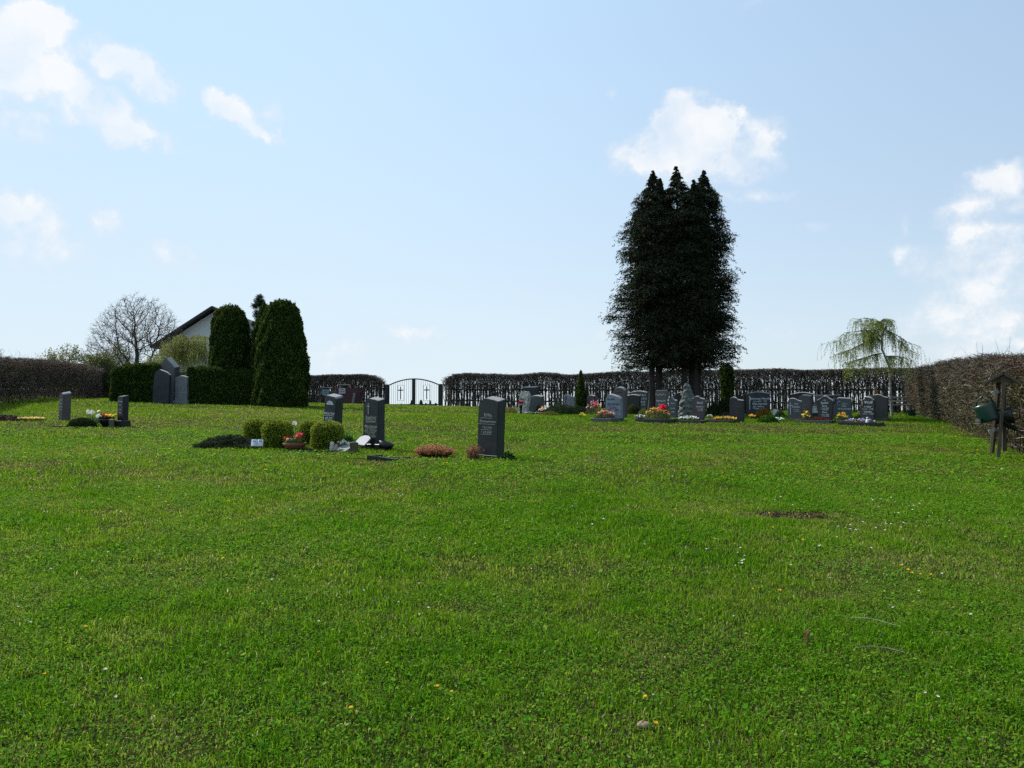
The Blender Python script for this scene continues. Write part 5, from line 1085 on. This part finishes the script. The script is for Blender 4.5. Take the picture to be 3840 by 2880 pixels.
fp('white_primroses', 1288, 15.2, .30, .2, .19, 'white primroses between the figurines and the dark headstone', nleaf=350, blos=[(WHI, 26), (YEL, 3)], size=.024)
fp('tulip_leaves', 1305, 16.0, .30, .2, .26, 'fresh upright tulip leaves behind the white primroses', nleaf=260, leaf=[(.06, .16, .03), (.09, .2, .04)], up=3.5, lsz=.05, cat='plant')
b = MB().box((0, 0, .01), (1.3, .06, .06)).build('grave_edging', M['dark'], None, loc=put(1190, 14.9)); tag(b, 'thin dark stone edging along the front of the planted grave', 'edging')
fp('clover_edge', 1100, 15.0, 1.3, .2, .06, 'dark ground ivy along the front of the planted grave', nleaf=1200, leaf=DK, cat='groundcover')
# wedge shaped frame in the grass
x, y, z = put(1432, 13.6); fr = thing('grave_surround', (x, y, z), -R(18), 'low dark granite frame lying in the grass before the gilt headstone', 'grave frame')
MB().poly([(-.28, -.01), (.34, -.01), (.34, .035), (-.28, .095)], -.03, .03, .004).build('front_bar', M['black'], fr)
MB().box((-.25, .25, .035), (.05, .46, .10), bev=.004).build('side_bar', M['black'], fr); MB().box((.04, .46, .02), (.60, .05, .08), bev=.004).build('back_bar', M['black'], fr)
# heather
x, y, z = put(1630, 14.2); he_ = thing('dry_heather', (x, y, z), 0, 'wide orange brown heather bush left of the lone dark headstone', 'heather', 'orange heather in the lawn')
n = 900; a = rng.uniform(0, 6.28, n); r = np.sqrt(rng.random(n)); P0 = np.stack([r*np.cos(a)*.21, r*np.sin(a)*.13, np.zeros(n)], 1); D = unit(np.stack([r*np.cos(a)*1.5+.12, r*np.sin(a)*.8, .75+.35*rng.random(n)], 1)+rng.normal(0, .16, (n, 3))); l = rng.uniform(.11, .26, n)
P1 = P0+D*l[:, None]; v = prisms(P0, P1, .004, .003, pick([(.10, .06, .03), (.06, .05, .02)], n)); mesh_np('stems', v[0], [v[1]], M['twig'], he_, v[2])
k = 14; ii = np.repeat(np.arange(n), k); f = rng.uniform(.35, 1.05, (n*k, 1)); C = P0[ii]*(1-f)+P1[ii]*f+rng.normal(0, .006, (n*k, 3)); lo = f[:, 0] < .55
c = pick([(.66, .27, .10), (.52, .27, .12), (.74, .45, .26)], n*k); c[lo] = pick([(.10, .09, .03), (.16, .07, .03)], lo.sum()); v = rleaves(C, .011, .005, c, (0, 0, 1), .6); mesh_np('blossoms', v[0], [v[1]], M['leaf'], he_, v[2])
x, y, z = put(1776, 13.95); h2 = thing('dry_heather', (x, y, z), 0, 'small upright rusty heather at the foot of the lone dark headstone', 'heather', 'orange heather in the lawn')
n = 260; a = rng.uniform(0, 6.28, n); P0 = np.stack([rng.normal(0, .05, n), rng.normal(0, .04, n), np.zeros(n)], 1); D = unit(np.stack([rng.normal(.0, .25, n), rng.normal(0, .25, n), np.ones(n)], 1)); l = rng.uniform(.06, .30, n); P1 = P0+D*l[:, None]
ii = np.repeat(np.arange(n), 14); f = rng.random((n*14, 1)); C = P0[ii]*(1-f)+P1[ii]*f+rng.normal(0, .008, (n*14, 3)); v = rleaves(C, .012, .006, pick([(.30, .11, .04), (.18, .09, .05), (.28, .2, .14)], n*14), (0, 0, 1), 1); mesh_np('foliage', v[0], [v[1]], M['leaf'], h2, v[2])
fp('nettle', 1905, 13.9, .30, .2, .16, 'dark green leafy weeds at the right foot of the lone headstone', nleaf=260, leaf=[(.02, .05, .015), (.03, .07, .02)], cat='weeds', up=1.2, lsz=.03)
# left grave
x, y, z = put(310, 20.4); mo = thing('moss_mound', (x, y, z), 0, 'rounded dark green cushion plant left of the white narcissus', 'shrub')
n = 9000; D = rdir(n); D[:, 2] = np.abs(D[:, 2]); P = D*np.array([.36, .3, .24])*rng.uniform(.93, 1.03, (n, 1)); v = rleaves(P, .016, .007, pick([(.03, .05, .015), (.05, .075, .02), (.02, .03, .01)], n), (0, 0, 1), .8); mesh_np('foliage', v[0], [v[1]], M['needle'], mo, v[2])
MB().lathe([(.33, 0), (.30, .1), (.2, .19), (0, .225)], n=18, sy=.85).build('stems', M['core'], mo, smooth=True)  # dark dome added beneath the leaves as a light-blocking core
x, y, z = put(300, 20.2); e = MB().box((0, 0, .0), (1.2, .06, .07)).build('grave_edging', M['black'], None, loc=(x-.2, y, z)); tag(e, 'thin dark edging before the rounded cushion plant', 'edging')
x, y, z = put(402, 20.6); bw = thing('pansy_bowl', (x, y, z), 0, 'dark bowl of red and yellow pansies beside the slim black headstone', 'flower bowl')
MB().lathe([(.10, 0), (.14, .06), (.19, .16), (.205, .2), (.18, .2), (.16, .16), (0, .15)], n=24).build('bowl', M['canb'], bw, smooth=True)
n = 500; a = rng.uniform(0, 6.28, n); r = np.sqrt(rng.random(n))*.2; v = rleaves(np.stack([r*np.cos(a), r*np.sin(a), .2+.08*rng.random(n)], 1), .02, .012, pick(DK, n)); mesh_np('foliage', v[0], [v[1]], M['leaf'], bw, v[2])
for c, n, x0, x1 in [(DRED, 30, -.1, .12), (YEL, 22, .0, .22), (WHI, 4, -.24, -.16)]:
    P = np.stack([rng.uniform(x0, x1, n), rng.uniform(-.15, .12, n), .30+rng.uniform(-.03, .04, n)], 1); v = petals(P, .036 if c != WHI else .06, pick([c], n)); mesh_np('blossoms', v[0], [v[1]], M['petal'], bw, v[2])
fp('crocus_row', 118, 21.9, .9, .45, .09, 'strip of pale yellow primroses in the lawn at the far left', nleaf=400, blos=[((.85, .66, .20), 110)], size=.030, dome_=False)
x, y, z = put(22, 22.0); sm = thing('soil_heap', (x, y, z), 0, 'low heap of dark soil at the left edge of the lawn', 'soil heap')
b = MB().lathe([(.75, -.03), (.6, .05), (.35, .11), (0, .14)], n=22, sy=.4); bmesh.ops.subdivide_edges(b.b, edges=b.b.edges[:], cuts=3, use_grid_fill=True)
for v_ in b.b.verts: v_.co += Vector([random.gauss(0, .014) for _ in range(3)])
b.build('soil', M['soil'], sm)
# bare earth strip in the lawn
x, y = SOIL; n = 800; a = rng.uniform(0, 6.28, n); r = np.sqrt(rng.random(n)); X_ = x+r*np.cos(a)*.40; Y_ = y+r*np.sin(a)*.22
v = rleaves(np.stack([X_, Y_, gz(X_, Y_)+.006+.012*rng.random(n)], 1), rng.uniform(.004, .02, n), rng.uniform(.003, .012, n), pick([(.06, .035, .02), (.12, .07, .04), (.22, .15, .09), (.03, .02, .012)], n)); o = mesh_np('dirt', v[0], [v[1]], M['twig'], None, v[2]); tag(o, 'strip of bare brown earth and dry stalks in the right half of the lawn', None, None, 'stuff')
# ------------------------------------------------------------------ daisies, dandelions and litter
def copies(first, spots, sc):
    for i, (x, y) in enumerate(spots):
        if i == 0: o = first
        else:
            o = first.copy(); COL.objects.link(o)
        o.location = (x, y, g(x, y)); o.rotation_euler = (random.uniform(-.3, .3), random.uniform(-.3, .3), random.uniform(0, 6.28)); k = sc*random.uniform(.8, 1.2)*(1+.035*max(0, y-5)); o.scale = (k, k, min(k, 1.3))
def floret(name, petc, cen, r, n, label, grp, h=.05, double=1):
    V = []; Fs = []; C = []; 
    for l in range(double):
        for i in range(n):
            a = 2*math.pi*(i+.5*l)/n; w = math.pi/n*.85; rr = r*(1-.25*l); z = h+.003*l; b = len(V)
            V += [(0, 0, z), (rr*.8*math.cos(a-w), rr*.8*math.sin(a-w), z+.004), (rr*math.cos(a), rr*math.sin(a), z+.005+.006*l), (rr*.8*math.cos(a+w), rr*.8*math.sin(a+w), z+.004)]; Fs.append((b, b+1, b+2, b+3)); C += [petc]*4
    b = len(V); V += [(r*.32*math.cos(t), r*.32*math.sin(t), h+.010) for t in np.linspace(0, 5.24, 6)]; C += [cen]*6; hexf = [(b, b+1, b+2, b+3, b+4, b+5)]
    b = len(V); V += [(.0015*math.cos(t), .0015*math.sin(t), z) for z in (0, h) for t in (0, 2.09, 4.19)]; C += [(.06, .12, .02)]*6; Fs += [(b, b+1, b+4, b+3), (b+1, b+2, b+5, b+4), (b+2, b, b+3, b+5)]
    o = mesh_np(name, np.array(V), [np.array(Fs), np.array(hexf)], M['petal'], None, np.array(C)); tag(o, label, name.replace('_', ' '), grp); return o
DS = [(3258, 1887), (3270, 1893), (3290, 1888), (3298, 1885), (3335, 1882), (3350, 1900), (3285, 1918), (3400, 1912), (3415, 1930), (3420, 1912), (3438, 1908), (3345, 1938), (3357, 1941), (3140, 1995), (3158, 1998), (3186, 2000), (3178, 2006), (3196, 2004), (3272, 1997), (3287, 1988), (3316, 1983), (3336, 1980), (3312, 2010), (3372, 1992), (2766, 2077), (2758, 2092), (2784, 2109), (2764, 2122), (2776, 2119), (2764, 2130), (2785, 2128), (2775, 2134), (2820, 2165), (2754, 2139), (2904, 1879), (2900, 1892), (2970, 1912), (2654, 1882), (2669, 2038), (2648, 2083),
      (1834, 1811), (1843, 1817), (1830, 1815), (1852, 1826), (1512, 1869), (1502, 1868), (1509, 1878), (1628, 1732), (1711, 1753), (1700, 1751), (1902, 1731), (1905, 1697), (2029, 1747), (418, 2546), (455, 2637), (402, 2345), (3454, 2645), (3480, 2648), (2442, 2640), (421, 1693), (432, 1697), (425, 1700), (434, 1706), (2482, 1695), (2490, 1692), (2474, 1693), (2570, 1795), (1010, 1722), (1020, 1727), (940, 1733), (2060, 1800)]
for k in range(110): DS.append((random.uniform(60, 3780), random.triangular(1600, 2500, 1650)))
copies(floret('daisy', (.82, .82, .80), (.75, .55, .05), .0105, 12, 'small white daisy in the lawn', 'white daisies scattered over the lawn', .045), [grd(*p) for p in DS], 1.0)
DN = [(640, 1910), (195, 2558), (5, 2552), (335, 2372), (2063, 1717), (1650, 1905), (2530, 1925), (850, 2113), (2060, 2108), (3560, 1585), (3600, 1618), (3596, 1640), (3580, 1647), (3610, 1648), (3660, 1700), (3610, 1622), (3485, 1617), (3660, 1715), (3535, 1610), (3380, 1750), (3722, 1810), (3400, 1640), (1190, 1568), (223, 1692), (375, 1690), (337, 1700), (302, 1627), (3373, 2140), (3392, 2158), (3400, 2170), (3440, 2172), (3480, 2178), (1330, 2690), (1210, 2470), (1730, 1650), (2415, 2645), (2442, 2743), (2810, 2228), (2905, 2238), (2890, 1992), (3000, 2045), (1640, 2610), (1700, 2620), (3000, 1589), (1215, 1700)]
for k in range(35): DN.append((random.uniform(60, 3780), random.triangular(1590, 2000, 1620)))
copies(floret('dandelion', (.80, .55, .02), (.75, .42, .01), .017, 14, 'yellow dandelion in the lawn', 'yellow dandelions scattered over the lawn', .05, 2), [grd(*p) for p in DN], .8)
def litter(name, px, py, label, cat, mk): x, y = grd(px, py); o = mk(); o.location = (x, y, g(x, y)); tag(o, label, cat); return o
litter('dry_twig', 3265, 2360, 'thin pale dry twig lying in the grass on the right', 'twig', lambda: MB().tube([(-.10, .10, .05), (-.02, .03, .06), (.03, -.01, .055), (.09, -.09, .05)], [.0022, .0022, .002, .0015], 5).build('dry_twig', M['woodl'], None))
litter('dry_twig', 3275, 2465, 'curved pale dry stalk lying below the straight twig', 'twig', lambda: MB().tube([(-.14, .01, .05), (-.04, .02, .06), (.05, .0, .055), (.12, -.07, .05)], [.0022, .0022, .002, .0015], 5).build('dry_stalk', M['woodl'], None))
def dock():
    b = MB()
    for k in range(40): a = random.uniform(0, 6.28); z_ = random.uniform(.02, .10); b.box((math.cos(a)*.008, math.sin(a)*.008, z_), (.010, .004, .012), Matrix.Rotation(a, 3, 'Z'))
    return b.tube([(0, 0, 0), (.005, 0, .11)], .003, 5).build('dead_seed_head', M['crosswood'], None)
litter('dead_seed_head', 3013, 2430, 'small rusty dead seed head standing in the grass', 'seed head', dock)
def peb():
    b = MB().lathe([(.010, .006), (.020, .012), (.022, .022), (.015, .032), (0, .035)], n=14, sx=1.5)
    for v_ in b.b.verts: v_.co += Vector([random.gauss(0, .0018) for _ in range(3)])
    return b.build('pebble', stone_mat('sandstone', (.24, .17, .10), (.36, .27, .17), .9, 60), None, smooth=True)
litter('pebble', 2405, 2735, 'tan pebble lying in the grass near the bottom edge', 'pebble', peb)
# ------------------------------------------------------------------ watering can stand on the right
TH = math.atan((3757-1920)/F); x, y, z = put(3757, 14.1); st = thing('can_stand', (x, y, z), -TH, 'weathered wooden stand with a small gabled roof holding watering cans', 'stand')
def P3(px, py, dy=0):
    k = (px-1920)/F; lx = (k*(14.1+dy*math.cos(TH))-x-dy*math.sin(TH))/(math.cos(TH)+k*math.sin(TH)); D_ = 14.1-lx*math.sin(TH)+dy*math.cos(TH)
    return Vector((lx, dy, zr(py, D_)-z))
def plank(a, b, w, t, name, m='wood', par=None):
    v = b-a; q = v.to_track_quat('Z', 'Y').to_matrix(); return MB().box((a+b)/2, (w, t, v.length), q, bev=.004).build(name, M[m], par or st)
plank(P3(3737, 1722), P3(3768, 1432), .13, .06, 'front_post'); plank(P3(3714, 1700, .35), P3(3748, 1432, .30), .11, .05, 'side_post'); plank(P3(3762, 1692, .62), P3(3764, 1432, .55), .07, .05, 'back_post')
for s in (-1, 1):
    ap = P3(3765, 1400, .1); ev = P3(3765+s*(68 if s < 0 else 60), 1438, .1); v = ev-ap; qq = v.to_track_quat('X', 'Z').to_matrix()
    MB().box((ap+ev)/2, (v.length+.05, .42, .05), qq, bev=.003).build('roof_board', M['wood'], st)
MB().poly([(P3(3714, 1434).x, P3(3714, 1434).z), (P3(3808, 1434).x, P3(3808, 1434).z), (P3(3765, 1407).x, P3(3765, 1407).z)], -.04, -.02, 0).build('gable_board', M['wood'], st)
plank(P3(3722, 1479, -.03), P3(3744, 1464, .02), .03, .09, 'peg_board', 'woodl'); plank(P3(3705, 1621, -.03), P3(3730, 1609, .04), .03, .07, 'peg_board', 'woodl')
def wcan(loc, rot, m, label, s=1.0, grp='watering cans', low=False):
    r_ = thing('watering_can', loc, 0, label, 'watering can', grp); r_.rotation_euler = rot; r_.scale = (s, s, s)
    MB().lathe([(.0, 0), (.105, 0), (.115, .03), (.13, .26), (.135, .30), (.12, .30)], n=26, sx=1.3, sy=.8).build('body', M[m], r_, smooth=True)
    if low:
        MB().tube([(-.09, -.03, .07), (-.14, -.12, .05), (-.17, -.22, .03)], [.03, .022, .018], 8).build('spout', M['canb'], r_, smooth=True)
        MB().tube([(-.13, 0, .27), (-.08, 0, .40), (.04, 0, .46), (.13, 0, .40), (.14, 0, .28)], .014, 7).build('handle', M[m], r_, smooth=True)
        MB().lathe([(.018, 0), (.04, .03), (.04, .04), (0, .045)], n=14, c=(-.17, -.22, .03), rot=Matrix.Rotation(R(80), 3, 'X')).build('rose', M['grey'], r_); return r_
    MB().tube([(.10, 0, .06), (.20, 0, .12), (.30, 0, .27), (.36, 0, .34)], [.032, .026, .018, .015], 8).build('spout', M[m], r_, smooth=True)
    MB().lathe([(.015, 0), (.045, .04), (.045, .05), (0, .055)], n=14, c=(.36, 0, .34), rot=Matrix.Rotation(R(48), 3, 'Y')).build('rose', M['canb'], r_)
    MB().tube([(-.13, 0, .10), (-.21, 0, .20), (-.20, 0, .34), (-.08, 0, .42), (.06, 0, .40), (.12, 0, .30)], .012, 7).build('handle', M[m], r_, smooth=True)
# green can hanging upside down on the left, black one behind pointing right
c = Matrix.Rotation(-TH, 3, 'Z') @ P3(3712, 1580, -.02)
wcan((x+c.x, y+c.y, z+c.z), (R(-4), R(-17), -TH), 'can', 'green watering can hanging on the left of the wooden stand', 1.10, low=True)
c = Matrix.Rotation(-TH, 3, 'Z') @ P3(3745, 1590, .25); wcan((x+c.x, y+c.y+.1, z+c.z+.12), (0, R(78), -TH), 'canb', 'black watering can hanging behind the stand with its spout pointing down right', .95)
MB().tube([P3(3752, 1572, .2), P3(3785, 1596, .25), P3(3806, 1610, .3)], [.035, .04, .045], 8).build('hanging_hose_end', M['canb'], st)
# bench and can far right
d = 32.5; x, y, z = put(3380, d); bn = thing('garden_bench', (x, y, z), R(2), 'weathered wooden garden bench behind the weeping birch trunk', 'bench')
for k, (yy, zz) in enumerate([(.02, .42), (.16, .43), (.30, .43)]): MB().box((0, yy, zz), (1.02, .10, .03), bev=.004).build('seat_slat', M['woodl'], bn)
for zz in (.60, .76): MB().box((.03, .42, zz), (.98, .03, .085), bev=.004).build('back_slat', M['woodl'], bn)
for s in (-1, 1):
    MB().tube([(s*.45, .0, 0), (s*.45, .08, .2), (s*.45, .03, .4), (s*.45, .36, .42), (s*.45, .46, .82)], .022, 6).build('frame', M['iron'], bn); MB().tube([(s*.45, .40, 0), (s*.45, .32, .2), (s*.45, .36, .42)], .022, 6).build('leg', M['iron'], bn)
x, y, z = put(3418, 31.0); wcan((x, y, z), (0, 0, 0), 'green_can' if 0 else 'can', 'green watering can standing in the grass beside the bench', .95)
# compost bins near the back fence
x, y, z = put(1222, 48.6); cb_ = thing('waste_cage', (x, y, z), -R(10), 'open metal frame bin with a light blue sign before the back hedge', 'bin')
w_, h_, dd = .85, 1.02, .8
for sx in (-1, 1):
    for yy in (0, dd): MB().box((sx*w_/2, yy, h_/2), (.05, .05, h_), bev=.01).build('frame_post', M['wood'], cb_)
MB().tube([(-w_/2, 0, h_), (-w_/2+.05, 0, h_+.04), (w_/2-.05, 0, h_+.04), (w_/2, 0, h_)], .025, 6).build('top_rail', M['woodl'], cb_)
MB().box((.75, .4, .42), (1.1, .9, .84), bev=.02).build('panel', M['greenbin'], cb_)
sg = MB().box((.0, -.04, .76), (.45, .02, .36)).build('sign', M['signb'], cb_); text(sg, 'Plastik', 0, .80, .11, M['ink'], y=-.053); text(sg, 'Abfall', 0, .66, .11, M['ink'], y=-.053)
x, y, z = put(1303, 48.0); rb = thing('waste_container', (x, y, z), -R(8), 'brown red waste container with a white sign before the back hedge', 'bin')
b = MB().poly([(-.78, 0), (.58, 0), (.76, 1.02), (-.78, 1.02)], 0, 1.0, .02).build('body', M['redbin'], rb)
MB().tube([(-.72, .1, 1.02), (-.72, .1, 1.2), (-.66, .1, 1.24), (.16, .1, 1.24), (.16, .1, 1.02)], .025, 6).build('top_rail', M['woodl'], rb)
sg = MB().box((-.36, -.03, .84), (.44, .02, .36)).build('sign', M['signw'], rb); text(sg, 'NUR', -.36, .90, .09, M['ink'], y=-.043); text(sg, 'KOMPOST', -.36, .78, .07, M['ink'], y=-.043)
MB().box((.42, -.03, .35), (.16, .05, .72), Matrix.Rotation(R(10), 3, 'Y')).build('ladder_rail', M['lightgrey'], rb)
meshify()
